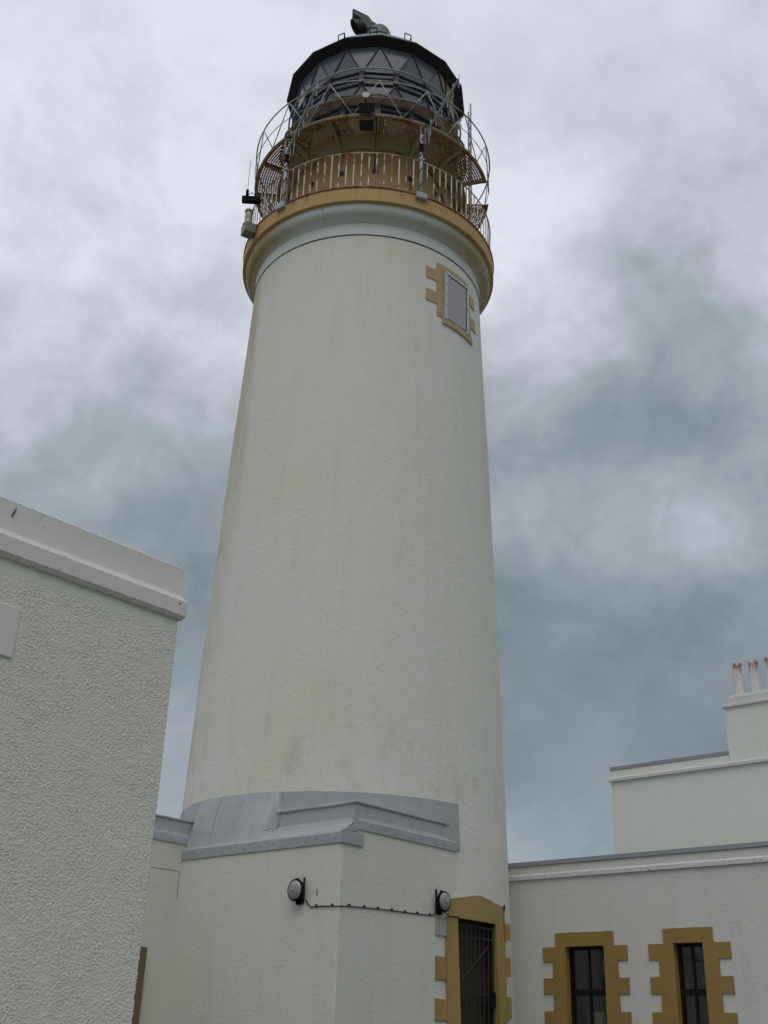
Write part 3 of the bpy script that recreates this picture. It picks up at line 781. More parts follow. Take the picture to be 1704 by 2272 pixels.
# walls as a fine grid so that corner and faces share one skin
pw.grid([[(x, y, z) for x, y in [(PX, 15.75), (PX, 14.5), (PX, 13.2), (PX, PY + .03), (PX + .012, PY + .012), (PX + .03, PY), (14.2, PY), (DX0 - .001, PY), (DX0 - .001, 12.6)]] for z in (-.4, 1.5, 3.0, 4.40)])
pw.grid([[(x, y, z) for x, y in [(13.02, 12.4), (13.02, PY), (14.2, PY), (DX0 - .001, PY), (DX0 - .001, 12.6)]] for z in (4.40, 4.62)])
pw.build('wall', 'porch_wall', PO)
# grey sheet-metal roof edge
fm = MB()
def roundlip(p, outw, r=.018): return p
# right-hand side: fascia, step, upright, roll
def rprof(x):
    y = PY
    w = .004 * noise.noise((x * 2.2, 0, 1.)); w2 = .006 * noise.noise((x * 1.4, 5, 1.))
    return [(x, y + .02, 4.59), (x, y - .022, 4.592), (x, y - .024 + w, 4.725 + w2), (x, y - .012, 4.748 + w2), (x, y + .035, 4.765 + w2), (x, y + .045 + w, 4.80), (x, y + .055 + w, 4.99 + w2),
            (x, y + .030, 5.005 + w2), (x, y + .028, 5.028 + w2), (x, y + .06, 5.042 + w2), (x, y + .06 + min(.4, max(.0, x - 13.085) * .9 + .001), 5.055), (x, y + .06 + min(.41, max(.0, x - 13.085) * .9 + .002), 5.05)]
xr = [13.085 + (15.60 - 13.085) * k / 22 for k in range(23)]
fm.grid([rprof(x) for x in xr])
fm.face([rprof(15.60)[k] for k in range(12)])
# left-hand side: low fascia, slope, upright with rolls
def xt(y, z): return AX[0] - math.sqrt(max(0.01, (RZ(z) + .012) ** 2 - (y - AX[1]) ** 2))
def lprof(y):
    w = .004 * noise.noise((y * 2.2, 3, 1.)); w2 = .008 * noise.noise((y * 1.4, 8, 1.))
    X = PX
    k = max(0., min(1., (y - 13.70) / .15)); k = k * k * (3 - 2 * k)      # the uprights die away into the tower here
    base = [(X + .02, y, 4.345), (X - .022, y, 4.347), (X - .024 + w, y, 4.50 + w2), (X - .008, y, 4.525 + w2), (X + .03, y, 4.545)]
    up = [(X + .285, y, 4.695 + w2), (X + .295, y, 4.722 + w2), (X + .325, y, 4.745 + w2), (X + .338 + w, y, 4.78), (X + .345 + w, y, 4.985 + w2), (X + .315, y, 5.0 + w2), (X + .315, y, 5.025 + w2), (X + .35, y, 5.042), (X + .75, y, 5.07)]
    tx = min(xt(y, 5.0), X + 2.5)
    dn = [(X + .05 + (tx - X - .05) * t, y, 4.56 + (5.39 - 4.56) * (t ** .9)) for t in (.15, .25, .4, .55, .7, .8, .88, .94, .99)]
    out = []
    for a, b in zip(up, dn):
        q = tuple(a[i] * (1 - k) + b[i] * k for i in range(3))
        out.append((q[0], max(q[1], PY + min(.5, max(0., (q[0] - X - .30) * 1.0))) if y < 12.6 else q[1], q[2]))
    return base + out
yr = [PY - .028 + (15.62 - PY + .028) * k / 120 for k in range(121)]
fm.grid([lprof(y) for y in yr])
# return of the low fascia round the corner, and the cut end on the left
fm.box(PX - .024, 13.221, PY - .03, PY + .0, 4.347, 4.524)
fm.face([(PX - .024, PY - .029, 4.524), (13.22, PY - .029, 4.524), (13.22, PY + .04, 4.592), (PX + .06, PY + .04, 4.592)])
fm.face([(PX + .02, PY - .028, 4.545), (PX + .35, PY - .028, 4.72), (PX + .35, PY - .028, 4.56), (PX + .02, PY - .028, 4.53)])
fm.box(PX + .27, 13.10, PY - .021, PY + .04, 4.592, 4.765)
# flat of the roof
fm.face([(PX + .74, PY + .44, 5.069), (15.6, PY + .44, 5.069), (15.6, 15.0, 5.10), (PX + .74, 15.0, 5.10)])
# upstand against the tower
ta_, tb_ = -96., 39.0
tts = [ta_ + (tb_ - ta_) * k / 60 for k in range(61)]
def utop(th): return 5.395 - .002 + .006 * noise.noise((th * .15, 2, 0)) - (.08 * max(0, (-th - 62) / 34))
fm.grid([[T(t, RZ(4.5) + .012, 4.45 if t < 0 else 4.62) for t in tts], [T(t, RZ(4.9) + .018 + .006 * noise.noise((t * .12, 1, 0)), 4.9) for t in tts], [T(t, RZ(5.2) + .016 + .008 * noise.noise((t * .1, 4, 0)), 5.2) for t in tts], [T(t, RZ(5.38) + .016, utop(t)) for t in tts], [T(t, RZ(5.38) - .02, utop(t) + .003) for t in tts]])
fm.face([T(39, RZ(4.6) + .03, 4.60), T(39, RZ(5.38) + .016, utop(39)), T(39, RZ(5.38) - .02, utop(39)), T(39, RZ(4.6) - .05, 4.60)])
pr_roof = fm.build('roof_flashing', 'flash', PO)
sc = MB()
for k in range(11): sc.obox((PX - .026, 12.05 + k * .335 + random.uniform(-.07, .07), 4.42 + random.uniform(-.02, .02)), (.003, 0, 0), (0, .006, 0), (0, 0, .006))
for k in range(7): sc.obox((13.35 + k * .33 + random.uniform(-.07, .07), PY - .027, 4.66 + random.uniform(-.02, .02)), (.006, 0, 0), (0, .003, 0), (0, 0, .006))
sc.build('screws', 'gate', pr_roof)
# a lapped seam where two sheets meet on the left, and puckers where the upright dies away
sm = MB()
def lpt(y, k, o=.004):
    q = lprof(y)[k]; return (q[0] - o, q[1], q[2])
sm.grid([[lpt(15.03 + .006 * math.sin(k), k, .006) for k in range(4, 14)], [lpt(15.06, k, .012) for k in range(4, 14)], [lpt(15.075, k, .002) for k in range(4, 14)]])
for y0, k0_, k1_, dy in ((13.72, 6, 11, -.10), (13.80, 5, 9, -.14), (13.66, 8, 12, -.06)):
    pts_ = [lpt(y0 + dy * (k - k0_) / (k1_ - k0_), k, .004) for k in range(k0_, k1_ + 1)]
    sm.tube(pts_, .010, 5, r1=.003)
sm.build('sheet_lap', 'flash', pr_roof)

# ================================================================== LINK CORRIDOR to the left-hand building
LY = 15.62
LK = thing('link_corridor', 'narrow cracked white wall with grey coping between left building and porch', 'building', (11.0, LY, 0))
MB().box(7.4, 13.3, LY, 18.2, -.4, 4.66).build('wall', 'porch_wall', LK)
fl = MB()
def kprof(x):
    w2 = .006 * noise.noise((x * 1.7, 0, 9))
    return [(x, LY + .02, 4.607), (x, LY - .022, 4.609), (x, LY - .024, 4.735 + w2), (x, LY - .01, 4.757 + w2), (x, LY + .03, 4.775), (x, LY + .045, 4.82), (x, LY + .05, 4.985), (x, LY + .03, 5.0 + w2), (x, LY + .03, 5.022 + w2), (x, LY + .07, 5.035), (x, LY + .6, 5.03), (x, 18.25, 5.0), (x, 18.25, 4.6)]
fl.grid([kprof(7.35 + (13.12 - 7.35) * k / 40) for k in range(41)])
fl.build('roof_flashing', 'flash', LK, smooth='auto')
cr = MB(); pts = []
x = 11.0
while x < 12.70:
    pts.append((x, 4.16 + .02 * noise.noise((x * 5, 0, 0)) + .012 * noise.noise((x * 19, 3, 0)))); x += .035
pts.append((12.72, 4.145))
for a, b in zip(pts, pts[1:]):
    h = .0045 + .003 * noise.noise((a[0] * 13, 1, 1)); cr.face([(a[0], LY - .002, a[1] - h), (b[0], LY - .002, b[1] - h), (b[0], LY - .002, b[1] + h), (a[0], LY - .002, a[1] + h)])
cr.build('crack', 'line', LK)
cr = MB(); z = 4.145; pts = []
while z > 3.72: pts.append((12.715 + .012 * noise.noise((z * 7, 2, 0)) - .01 * (4.1 - z), z)); z -= .03
for a, b in zip(pts, pts[1:]):
    h = .004 + .003 * noise.noise((a[1] * 13, 1, 1)); cr.face([(a[0] - h, LY - .002, a[1]), (a[0] + h, LY - .002, a[1]), (b[0] + h, LY - .002, b[1]), (b[0] - h, LY - .002, b[1])])
cr.build('crack', 'line', LK)
po = MB(); po.box(11.72, 12.145, LY - .10, LY - .02, gz(12, 15.5) - .2, 2.915)
tag(po.build('brown_post', 'post', None, org=(12.0, LY - .06, 0), bevel=.01), 'plain brown post peeping out beside the corner of the pebble-dashed wall', 'post')

# ================================================================== LEFT BUILDING, close by, pebble-dashed
BX, BY = 5.505, 7.122
LB = thing('outbuilding', 'near pebble-dashed white building with smooth white parapet at the left edge', 'building', (BX, BY, 0))
rw = MB()
def dsp(x, y, z):
    p = Vector((x, y, z * 1.45))
    d1 = noise.voronoi(p * 64)[0]; v = max(0., .6 - d1[0])
    k = .8 + .35 * noise.noise(p * 5)
    return (.0138 * v + .0040 * noise.noise(p * 110)) * k + .0015 * noise.noise(p * 12)
rowsx = [-1.2 + 4.75 * k / 340 for k in range(340)] + [3.55 + (BX - 3.55) * k / 350 for k in range(351)]
fade = lambda z: max(.1, min(1., (4.72 - z) / .10))
zs_ = [.2 + .0175 * k for k in range(80)] + [1.60 + (4.742 - 1.60) * k / 570 for k in range(571)]
rows = []
for z in zs_:
    row = []
    for x in rowsx:
        d = dsp(x, BY, z) * fade(z); e = d if x > BX - .001 else 0
        row.append((x + e, BY - d, z))
    for k in range(1, 9): # a little of the side wall
        yy = BY + k * .0085; d = dsp(BX, yy, z) * fade(z); row.append((BX + d, yy, z))
    rows.append(row)
rw.grid(rows)
rw.box(-6, -1.198, BY + .0, BY + 5, -.3, 4.742); rw.box(-1.2, BX, BY + .06, BY + 5, -.3, 4.742); rw.box(-1.2, BX, BY, BY + .055, -.3, .202)
rw.build('wall', 'rough_wall', LB, smooth=True)
co = MB()
def cprof(d): # offsets out from wall, z
    return [(-.02, 4.735), (d * .5, 4.738), (d, 4.770), (d + .001, 4.893), (d - .006, 4.902), (.006, 4.948), (.004, 4.955), (.004, 5.192), (-.012, 5.205), (-.40, 5.215)]
def cpt(i, o, z):
    return {0: (-6, BY - o, z), 1: (BX + o, BY - o, z), 2: (BX + o, BY + 5, z)}[i]
xsub = [-6, 2.0] + [3.2 + .05 * k for k in range(46)]
P_ = cprof(.048)
rows = []
for o, z in P_:
    row = []
    for x in xsub:
        w = .0015 * noise.noise((x * 3, 0, 4)) + .0012 * noise.noise((x * 14, 0, 9))
        row.append((x, BY - o + w, z + w))
    row.append((BX + o, BY - o, z)); row.append((BX + o, BY + 2.5, z)); row.append((BX + o, BY + 5, z)); rows.append(row)
co.grid(rows)
co.face([(-6, BY + .38, 5.214), (BX - .38, BY + .38, 5.214), (BX - .38, BY + 5, 5.214), (-6, BY + 5, 5.214)])
co.build('parapet', 'smooth_white', LB, smooth='auto')
ch = MB()
for x in (3.86,): ch.prism([(x, 5.07), (x + .012, 5.075), (x + .03, 5.14), (x + .027, 5.15), (x + .005, 5.10)], lambda p, s: (p[0], BY - (.012 if s else 0), p[1]))
ch.build('chip', 'line', LB)
pl = MB().box(2.6, 4.066, BY - .018, BY + .03, 4.02, 4.40).build('corner_block', 'smooth_white', LB, bevel=.008)

# ================================================================== RIGHT-HAND WING with two windows
WX = 18.55
RWG = thing('station_wing', 'flat-roofed white wing with ochre window surrounds to the right of the tower', 'building', (WX, 8, 0))
wins = [dict(o=(10.918, 11.710), lin=(10.720, 11.922), j=(10.655, 11.985), q=(10.455, 12.19)), dict(o=(9.040, 9.575), lin=(8.853, 9.757), j=(8.78, 9.861), q=(8.56, 10.05))]
ZO = 3.308; ZS = 1.45
wl = MB()
cuts = [1.5, wins[1]['o'][0], wins[1]['o'][1], wins[0]['o'][0], wins[0]['o'][1], 13.6]
for k in range(5):
    a, b = cuts[k], cuts[k + 1]
    if k in (1, 3):
        wl.face([(WX, a, -.4), (WX, b, -.4), (WX, b, ZS), (WX, a, ZS)]); wl.face([(WX, a, ZO), (WX, b, ZO), (WX, b, 4.52), (WX, a, 4.52)])
    else:
        for z0, z1 in ((-.4, ZS), (ZS, ZO), (ZO, 4.52)): wl.face([(WX, a, z0), (WX, b, z0), (WX, b, z1), (WX, a, z1)])
wl.face([(WX, 1.5, -.4), (WX + 5, 1.5, -.4), (WX + 5, 1.5, 4.6), (WX, 1.5, 4.6)]); wl.face([(WX + 5, 1.5, -.4), (WX + 5, 13.6, -.4), (WX + 5, 13.6, 4.6), (WX + 5, 1.5, 4.6)])
wl.face([(WX, 13.6, -.4), (WX + 5, 13.6, -.4), (WX + 5, 13.6, 4.6), (WX, 13.6, 4.6)])
wl.build('wall', 'white_wall', RWG)
def ledge(mb, X, ya, yb, zb, zt, d):   # string course, top splayed back to the wall
    ys = [ya + (yb - ya) * k / 60 for k in range(61)]
    pr = [(0, zb - .004), (-d, zb), (-d - .002, zt - .025), (-d + .008, zt - .014), (.004, zt + .012)]
    mb.grid([[(X + o + .003 * noise.noise((y * 4, z * 3, 0)), y, z + .004 * noise.noise((y * 2.1, z, 4)) + .002 * noise.noise((y * 11, z, 2))) for y in ys] for o, z in pr])
    for y in (ya, yb): mb.face([(X + o, y, z) for o, z in pr])
lg = MB(); ledge(lg, WX, 1.5, 13.2, 4.51, 4.605, .045); lg.build('string_course', 'smooth_white2', RWG, smooth='auto')
MB().box(WX + .001, WX + 4.99, 1.52, 13.58, 4.605, 4.755).build('parapet', 'white_wall', RWG)
MB().box(WX - .03, WX + 5.02, 1.48, 13.3, 4.757, 4.838).build('coping', 'coping', RWG, bevel=.006)
for i, d in enumerate(wins):
    o, l, j, q = d['o'], d['lin'], d['j'], d['q']
    s = MB()
    poly = [(o[0], ZS), (o[0], ZO), (o[1], ZO), (o[1], ZS), (j[1], ZS)]
    levels = [(1.50, 1.72), (1.975, 2.238), (2.525, 2.783), (3.058, 3.303)]
    for a, b in levels: poly += [(j[1], a), (q[1], a), (q[1], b), (j[1], b)]
    poly = poly[:-1] + [(l[1], 3.303), (l[1], 3.542), (l[0], 3.542), (l[0], 3.303)]
    for a, b in reversed(levels):
        poly += [(q[0], b), (q[0], a), (j[0], a), (j[0], 0)]
        poly[-1] = (j[0], {1.50: ZS, 1.975: 1.72, 2.525: 2.238, 3.058: 2.783}[a])
    fine = []
    for a_, b_ in zip(poly, poly[1:] + poly[:1]):
        nn = max(1, int(math.hypot(b_[0] - a_[0], b_[1] - a_[1]) / .05))
        onopen = abs(a_[0] - b_[0]) < 1e-6 and min(abs(a_[0] - o[0]), abs(a_[0] - o[1])) < 1e-6 or (abs(a_[1] - ZO) < 1e-6 and abs(b_[1] - ZO) < 1e-6)
        for k in range(nn):
            y_ = a_[0] + (b_[0] - a_[0]) * k / nn; z_ = a_[1] + (b_[1] - a_[1]) * k / nn
            inner = min(abs(y_ - o[0]), abs(y_ - o[1])) < 1e-6 or abs(z_ - ZO) < 1e-6 or abs(z_ - ZS) < 1e-6
            w_a = 0 if inner else .007 * noise.noise((y_ * 9, z_ * 9, i)) + .003 * noise.noise((y_ * 31, z_ * 31, 4 + i))
            fine.append((y_ + w_a, z_ + (0 if inner else .008 * noise.noise((y_ * 8, z_ * 8, 9 + i)))))
    s.prism(fine, lambda p, t: (WX - (.028 if t == 0 else -.012), p[0], p[1]))
    # reveals and sill
    D = .16
    for y in o: s.face([(WX + .012, y, ZS), (WX + D, y, ZS), (WX + D, y, ZO), (WX + .012, y, ZO)])
    s.face([(WX + .012, o[0], ZO), (WX + D, o[0], ZO), (WX + D, o[1], ZO), (WX + .012, o[1], ZO)])
    s.box(WX - .06, WX + D, o[0] - .25, o[1] + .25, ZS - .14, ZS - .001)
    wn = s.build('window', 'ochre', RWG)
    f = MB(); fx0, fx1 = WX + .105, WX + .155; w = o[1] - o[0]; m = (o[0] + o[1]) / 2
    f.box(fx0, fx1, o[0] + .001, o[0] + .05, ZS, ZO); f.box(fx0, fx1, o[1] - .05, o[1] - .001, ZS, ZO)
    f.box(fx0 + .001, fx1, o[0] + .05, o[1] - .05, ZO - .055, ZO - .001); f.box(fx0 + .001, fx1, o[0] + .05, o[1] - .05, ZS, ZS + .06)
    f.box(fx0 - .012, fx1, o[0] + .05, o[1] - .05, 2.50, 2.60)
    for z0, z1 in ((ZS + .06, 2.50), (2.60, ZO - .055)): f.box(fx0 + .006, fx1 - .002, m - .021, m + .021, z0, z1)
    f.build('frame', 'wframe', wn)
    # each light its own pane, seated in the frame
    for ya, yb in ((o[0] + .05, m - .021), (m + .021, o[1] - .05)):
        for z0, z1 in ((ZS + .06, 2.50), (2.60, ZO - .055)):
            pn = MB(); pn.box(WX + .132, WX + .138, ya, yb, z0, z1); pn.build('pane', 'wglass', wn)
# dark rooms behind the glass, and what stands on the first sill
rm = MB()
for d in wins:
    a, b = d['o'][0] - .35, d['o'][1] + .35
    x0, x1, z0, z1 = WX + .17, WX + 2.2, .9, 3.6
    rm.face([(x1, a, z0), (x1, b, z0), (x1, b, z1), (x1, a, z1)])
    for y in (a, b): rm.face([(x0, y, z0), (x1, y, z0), (x1, y, z1), (x0, y, z1)])
    for z in (z0, z1): rm.face([(x0, a, z), (x1, a, z), (x1, b, z), (x0, b, z)])
    o = d['o']
    rm.face([(x0, a, z0), (x0, o[0], z0), (x0, o[0], z1), (x0, a, z1)]); rm.face([(x0, o[1], z0), (x0, b, z0), (x0, b, z1), (x0, o[1], z1)])
    rm.face([(x0, o[0], ZO), (x0, o[1], ZO), (x0, o[1], z1), (x0, o[0], z1)]); rm.face([(x0, o[0], z0), (x0, o[1], z0), (x0, o[1], ZS), (x0, o[0], ZS)])
rm.build('room', 'room', RWG)
t20 = [360 * k / 24 for k in range(24)]
mb = MB(); mb.box(WX + .30, WX + .75, 10.95, 11.68, ZS + .02, ZS + .06)
tag(mb.build('shelf', 'room', None, org=(WX + .4, 11.3, ZS)), 'dark shelf inside the left window of the right-hand wing', 'shelf')
mb = MB(); mb.lathe([(.001, ZS + .062), (.08, ZS + .062), (.125, ZS + .35), (.135, 2.17), (.13, 2.22), (.10, 2.25), (.08, 2.24), (.001, 2.23)], t20, tfun=LT_((WX + .335, 11.26)))
tag(mb.build('cream_pot', 'cream', None, True, org=(WX + .335, 11.26, ZS)), 'cream coloured pot standing inside the left window of the wing', 'pot')
mb = MB(); mb.lathe([(.001, ZS + .062), (.07, ZS + .062), (.075, 2.1), (.07, 2.25), (.03, 2.36), (.03, 2.50), (.001, 2.50)], t20, tfun=LT_((WX + .45, 11.555)))  # upright solid put in for the pale vertical reflection in the pane
tag(mb.build('glass_reflection', 'reflection', None, True, org=(WX + .45, 11.555, ZS)), 'tall grey glass bottle beside the cream pot inside the left window', 'reflection')

# ================================================================== HOUSE BEHIND with a chimney stack
HX = 26.917; HY = 15.385
HS = thing('keepers_house', 'taller white house with a chimney stack behind the right-hand wing', 'house', (HX, 12, 0))
MB().box(HX, HX + 8, 3, HY, 0, 8.18).build('wall', 'far_wall', HS)
lg = MB(); ledge(lg, HX, 3, HY + .06, 8.175, 8.275, .07); lg.build('string_course', 'smooth_white', HS, smooth='auto')
MB().box(HX + .002, HX + .35, 11.985, HY, 8.18, 8.475).build('parapet', 'far_wall', HS)
MB().box(HX + .35, HX + 8, 3, HY, 8.18, 8.44).build('roof', 'coping', HS)
MB().box(HX - .015, HX + .40, 11.987, HY + .01, 8.477, 8.575).build('coping', 'coping', HS, bevel=.006)
chm = MB().box(HX + .004, HX + .9, 7.5, 11.980, 8.276, 9.66).build('chimney', 'far_wall', HS)
cc = MB(); cc.box(HX - .055, HX + .96, 7.45, 12.035, 9.66, 9.745); cc.build('cornice', 'smooth_white', chm, bevel=.02)
cc = MB(); cc.box(HX + .0, HX + .9, 7.5, 11.965, 9.745, 9.925); cc.build('chimney_head', 'smooth_white2', chm, bevel=.015)
cc = MB(); cc.box(HX + .1, HX + .8, 7.6, 11.86, 9.925, 10.0); cc.build('flaunching', 'smooth_white', chm, bevel=.025)
for k in range(6):
    y = 11.70 - .432 * k; pc = (HX + .42, y, 0)
    z0 = 9.99; R0 = .148
    zt_ = 10.91 + random.uniform(-.02, .02)
    t8p = [360 * (j + .5) / 10 for j in range(10)]
    mb = MB(); mb.lathe([(R0 + .005, z0), (R0, z0 + .06), (.124, zt_ - .09), (.133, zt_ - .08), (.134, zt_ - .02), (.126, zt_), (.10, zt_), (.09, zt_ - .35)], t8p, tfun=LT(pc))
    mb.build('chimney_pot', 'pot', chm, smooth='auto')

# ================================================================== floodlights and the cable between them
def floodlight(label, loc, rz):
    o = thing('floodlight', label, 'floodlight', loc, 'round floodlights on the porch', rz)
    L0 = lambda t, R, z: (R * math.cos(rad(t)), -z, R * math.sin(rad(t)))
    t24 = [360 * k / 28 for k in range(28)]
    b = MB()
    for s in (-.068, .068): b.box(s - .014, s + .014, -.022, .004, -.19, .19)
    b.build('bracket', 'gate', o, org=(0, 0, 0))
    h = MB(); h.lathe([(.02, .02), (.09, .022), (.115, .05), (.135, .09), (.16, .10), (.165, .125), (.155, .14), (.138, .142)], t24, tfun=L0)
    h.box(-.045, .045, -.05, -.02, -.20, -.10)
    h.build('housing', 'black', o, org=(0, 0, 0), smooth='auto')
    l = MB(); l.lathe([(.142, .136), (.125, .155), (.09, .172), (.045, .182), (.001, .185)], t24, tfun=L0)
    le = l.build('lens', 'lens', o, org=(0, 0, 0), smooth=True)
    c = MB(); c.lathe([(.001, .20), (.012, .198), (.03, .187)], t24, tfun=L0); c.build('reflector_cap', 'lampglass', le, org=(0, 0, 0), smooth=True)
    return o
floodlight('round floodlight high on the left face of the porch, away from the door', (PX - .002, 12.722, 3.69), rad(-90))
floodlight('round floodlight at the top left corner of the doorway surround', (15.108, PY - .002, 3.735), 0)
cb = MB()
Lp = [(12.60, 3.55), (12.53, 3.47), (12.472, 3.444), (12.375, 3.447), (12.21, 3.446), (12.047, 3.439)]
pts = [(PX - .012, y, z) for y, z in Lp] + [(PX - .012, PY - .012, 3.432)]
Rp = [(12.968, 3.456), (13.13, 3.459), (13.3, 3.470), (13.46, 3.473), (13.619, 3.481), (13.944, 3.488), (14.258, 3.493), (14.567, 3.5), (14.884, 3.507), (14.96, 3.517), (15.02, 3.55)]
pts += [(x, PY - .012, z) for x, z in Rp]
cb.tube(pts, .0085, 6)
cab = cb.build('light_cable', 'cable', None, True, org=(13.5, PY, 3.45))
tag(cab, 'black cable clipped along the porch wall between the two round floodlights', 'cable')
def clip(x, y, z):
    m = MB(); m.box(x - .014, x + .014, y - .014, y + .014, z - .008, z + .032); return m
for y, z in ((12.375, 3.447), (12.047, 3.439)): clip(PX - .012, y, z).build('cable_clip', 'cable', cab)
for x, z in Rp[0:1] + Rp[2:3] + Rp[4:9]: clip(x, PY - .012, z).build('cable_clip', 'cable', cab)
c2 = MB(); c2.tube([(15.22, PY - .035, 3.59), (15.28, PY - .045, 3.56), (15.33, PY - .045, 3.535), (15.45, PY - .045, 3.545), (15.585, PY - .06, 3.54), (15.60, PY + .02, 3.50)], .008, 6)
tag(c2.build('door_cable', 'cable', None, True, org=(15.4, PY, 3.54)), 'short black cable from the doorside floodlight into the top of the doorway', 'cable')
hk = MB(); hk.tube([(16.905, ysurf(16.905, 3.8) - .04, 3.86), (16.905, ysurf(16.905, 3.75) - .045, 3.80), (16.90, ysurf(16.9, 3.7) - .04, 3.76)], .018, 6, r1=.010)
tag(hk.build('iron_hook', 'black', None, org=(16.9, ysurf(16.9, 3.8), 3.78)), 'little black iron hook at the upper right corner of the doorway surround', 'hook')
st = MB(); st.tube([(16.90, ysurf(16.9, 3.6) - .036, 3.77), (16.905, ysurf(16.905, 3.5) - .036, 3.5), (16.93, ysurf(16.93, 3.3) - .034, 3.25)], .012, 4, r1=.022)
M['rust_run'] = paint('rust_run', (.24, .10, .03), .4)
st.build('rust_streak', 'rust_run', LH)
rh = MB(); rh.tube([(PX - .006, 12.38, 3.70), (PX - .012, 12.375, 3.66), (PX - .006, 12.372, 3.60)], .006, 5)
tag(rh.build('rusty_nail', 'rust_edge', None, org=(PX, 12.38, 3.6)), 'small rusty nail in the porch wall just right of the left floodlight', 'nail')

# ================================================================== camera
cam = bpy.data.cameras.new('camera'); cam_o = bpy.data.objects.new('camera', cam); COL.objects.link(cam_o)
r = (0.652231206559169, -0.7574332673316844, 0.029821112145924228)
u_ = (-0.34228744703421693, -0.2591884243099546, 0.9031393382565733)
w_ = (0.676338492763179, 0.5992630526262838, 0.4283106780875993)
cam_o.matrix_world = Matrix(((r[0], u_[0], -w_[0], 0), (r[1], u_[1], -w_[1], 0), (r[2], u_[2], -w_[2], EYE), (0, 0, 0, 1)))
cam.sensor_fit = 'VERTICAL'; cam.sensor_height = 24; cam.sensor_width = 18
cam.lens = 2496.4907 / 2272 * 24
cam.clip_start = .1; cam.clip_end = 3000
scene.camera = cam_o

# ================================================================== sky and light
SUN_EL, SUN_AZ = 55., -138.     # azimuth as a world angle from +X
world = bpy.data.worlds.new('World'); scene.world = world; world.use_nodes = True
nt = world.node_tree; bg = nt.nodes['Background']
sky = N(nt, 'ShaderNodeTexSky'); sky.sky_type = 'NISHITA'; sky.sun_disc = False
sky.sun_elevation = rad(SUN_EL); sky.sun_rotation = rad(90 - SUN_AZ)
geo = N(nt, 'ShaderNodeTexCoord')
D = geo.outputs['Generated']
sep = N(nt, 'ShaderNodeSeparateXYZ'); lk(nt, D, sep.inputs[0])
# cloud deck seen in perspective: direction divided by its height
zp = mul(nt, mul(nt, sep.outputs[2], 0., 'MAXIMUM'), .22, 'ADD')
cv_ = N(nt, 'ShaderNodeCombineXYZ'); lk(nt, mul(nt, sep.outputs[0], zp, 'DIVIDE'), cv_.inputs[0]); lk(nt, mul(nt, sep.outputs[1], zp, 'DIVIDE'), cv_.inputs[1])
def wn(vec, scale, detail, rough=.5, dist=0., off=(0, 0, 0)):
    mp = N(nt, 'ShaderNodeMapping'); mp.inputs['Location'].default_value = off; lk(nt, vec, mp.inputs['Vector'])
    n = N(nt, 'ShaderNodeTexNoise'); n.inputs['Scale'].default_value = scale; n.inputs['Detail'].default_value = detail
    n.inputs['Roughness'].default_value = rough; n.inputs['Distortion'].default_value = dist
    lk(nt, mp.outputs[0], n.inputs['Vector']); return n
cl = cv_.outputs[0]
# warp the direction so that the broad masses get ragged cloud edges; clouds lie flatter than they are wide
fl3 = N(nt, 'ShaderNodeMapping'); fl3.inputs['Scale'].default_value = (1, 1, 1.3); lk(nt, D, fl3.inputs['Vector']); FD = fl3.outputs[0]
def warp(src, scale, detail, amount, off=(0, 0, 0), base=None):
    wz = wn(src, scale, detail, .55, 0., off)
    vs = N(nt, 'ShaderNodeVectorMath'); vs.operation = 'SUBTRACT'; lk(nt, wz.outputs['Color'], vs.inputs[0]); vs.inputs[1].default_value = (.5, .5, .5)
    vm = N(nt, 'ShaderNodeVectorMath'); vm.operation = 'SCALE'; lk(nt, vs.outputs[0], vm.inputs[0]); vm.inputs['Scale'].default_value = amount
    va = N(nt, 'ShaderNodeVectorMath'); va.operation = 'ADD'; lk(nt, base if base is not None else src, va.inputs[0]); lk(nt, vm.outputs[0], va.inputs[1])
    return va.outputs[0]
WD = warp(FD, 6., 7, .17, base=D)
sw = N(nt, 'ShaderNodeSeparateXYZ'); lk(nt, WD, sw.inputs[0])
def wramp(v, a, b, lo, hi):
    q = N(nt, 'ShaderNodeMapRange'); q.interpolation_type = 'SMOOTHSTEP'
    for k, x in (('From Min', a), ('From Max', b), ('To Min', lo), ('To Max', hi)): q.inputs[k].default_value = x
    lk(nt, v, q.inputs['Value']); return q.outputs['Result']
t = wramp(sw.outputs[2], .27, .70, .12, .90)
t = mul(nt, t, wramp(sep.outputs[2], .02, .20, .40, 0.), 'ADD')
# the left of the view is a little paler than the right
lft = mul(nt, mul(nt, sep.outputs[1], sep.outputs[0], 'SUBTRACT'), .16)
t = mul(nt, t, lft, 'ADD')
# broad cloud masses: direction, radius (radians), amount
BLOBS = [((.4034, .7208, .5637), .08, -.15), ((.4786, .7394, .4736), .11, -.15), ((.4059, .7471, .5263), .06, .14), ((.4643, .774, .4305), .10, .22),
         ((.5578, .7309, .3932), .09, -.16), ((.7216, .3007, .6236), .09, -.04), ((.7189, .3512, .5999), .06, -.24), ((.6677, .4307, .6072), .08, .12), ((.7279, .3708, .5768), .06, -.08),
         ((.757, .3548, .5487), .04, .16), ((.7063, .4492, .5472), .06, .12), ((.7771, .3688, .5099), .09, -.34), ((.7878, .3404, .5134), .05, -.06), ((.7811, .4086, .4721), .055, .12),
         ((.7463, .5132, .4239), .05, .18), ((.7828, .4818, .3938), .07, .05), ((.8343, .3561, .4209), .06, .10), ((.802, .4969, .3315), .12, -.02), ((.8576, .446, .2561), .12, .03),
         ((.3934, .6868, .6112), .12, .10), ((.6805, .2542, .6873), .12, -.06), ((.8411, .5058, .1915), .08, .04), ((.81, .545, .135), .05, .20), ((.6086, .77, .1915), .10, .18)]
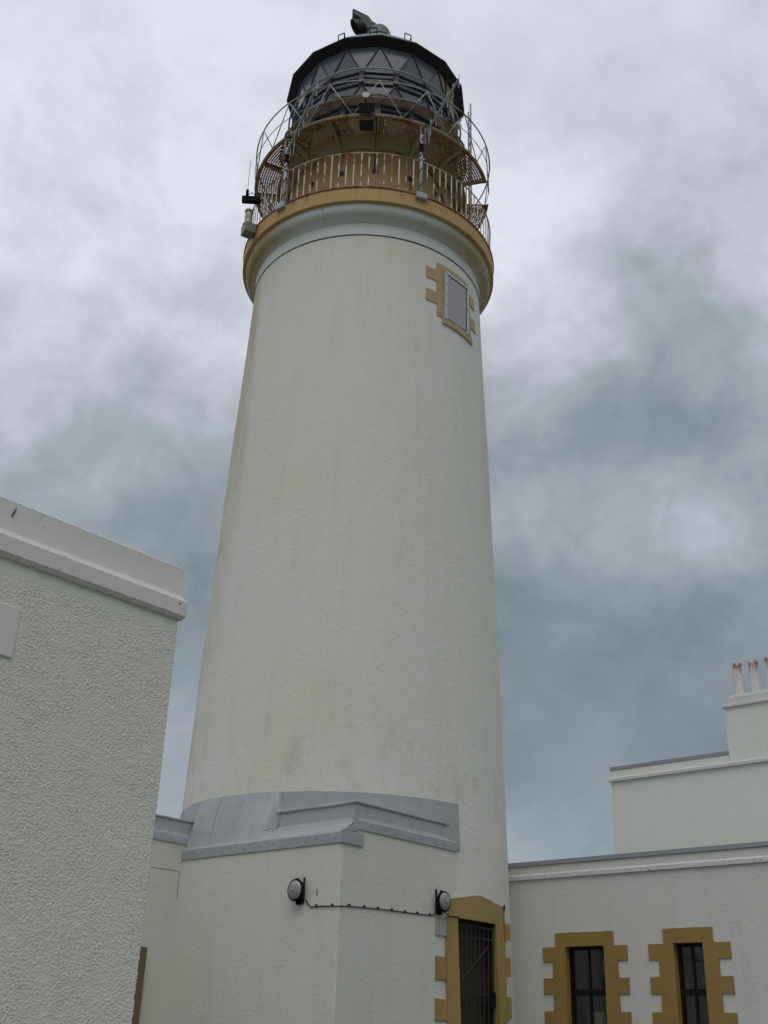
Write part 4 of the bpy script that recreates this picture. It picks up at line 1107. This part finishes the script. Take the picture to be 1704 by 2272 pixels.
for d, s, amt in BLOBS:
    dv = N(nt, 'ShaderNodeVectorMath'); dv.operation = 'DISTANCE'; lk(nt, WD, dv.inputs[0]); dv.inputs[1].default_value = d
    t = mul(nt, t, wramp(dv.outputs['Value'], 0., s * 1.6, amt, 0.), 'ADD')
# detail: warped billows, wisps, and fine grain, strongest in the middle heights
W2 = warp(FD, 5., 4, .16, (7, 2, 5))
n1 = wn(W2, 7.5, 8, .54, .0, (3.1, 1.7, 0))
n2 = wn(WD, 15., 8, .60, .3, (0, 4, 0))
amp = mul(nt, wramp(sep.outputs[2], .58, .80, 1., .40), wramp(sep.outputs[2], .20, .40, .5, 1.))
t = mul(nt, t, mul(nt, mul(nt, mul(nt, n1.outputs['Fac'], .5, 'SUBTRACT'), 1.05), amp), 'ADD')
t = mul(nt, t, mul(nt, mul(nt, mul(nt, n2.outputs['Fac'], .5, 'SUBTRACT'), .36), amp), 'ADD')
rp = N(nt, 'ShaderNodeValToRGB'); lk(nt, t, rp.inputs[0])
rp.color_ramp.interpolation = 'LINEAR'
E = rp.color_ramp.elements
stops = [(0., (.205, .245, .275)), (.22, (.275, .318, .353)), (.45, (.395, .425, .465)), (.70, (.56, .585, .66)), (1., (.80, .81, .90))]
E[0].position, E[0].color = stops[0][0], (*stops[0][1], 1); E[1].position, E[1].color = stops[-1][0], (*stops[-1][1], 1)
for p, c_ in stops[1:-1]:
    e = E.new(p); e.color = (*c_, 1)
sc_ = N(nt, 'ShaderNodeVectorMath'); sc_.operation = 'SCALE'; lk(nt, rp.outputs[0], sc_.inputs[0]); sc_.inputs['Scale'].default_value = 10.
mx = mixc(nt, .93, sky.outputs[0], sc_.outputs[0])
lk(nt, mx, bg.inputs['Color']); bg.inputs['Strength'].default_value = .1
sun = bpy.data.lights.new('sun', 'SUN'); sun.energy = .70; sun.angle = rad(40); sun.color = (1., .97, .92)
so = bpy.data.objects.new('sun', sun); COL.objects.link(so)
sd = Vector((math.cos(rad(SUN_EL)) * math.cos(rad(SUN_AZ)), math.cos(rad(SUN_EL)) * math.sin(rad(SUN_AZ)), math.sin(rad(SUN_EL))))
so.rotation_euler = sd.to_track_quat('Z', 'Y').to_euler(); so.location = (0, 0, 40)
vs_ = scene.view_settings
vs_.view_transform = 'Standard'; vs_.look = 'None'; vs_.exposure = 0; vs_.gamma = 1; vs_.use_curve_mapping = False
scene.render.film_transparent = False
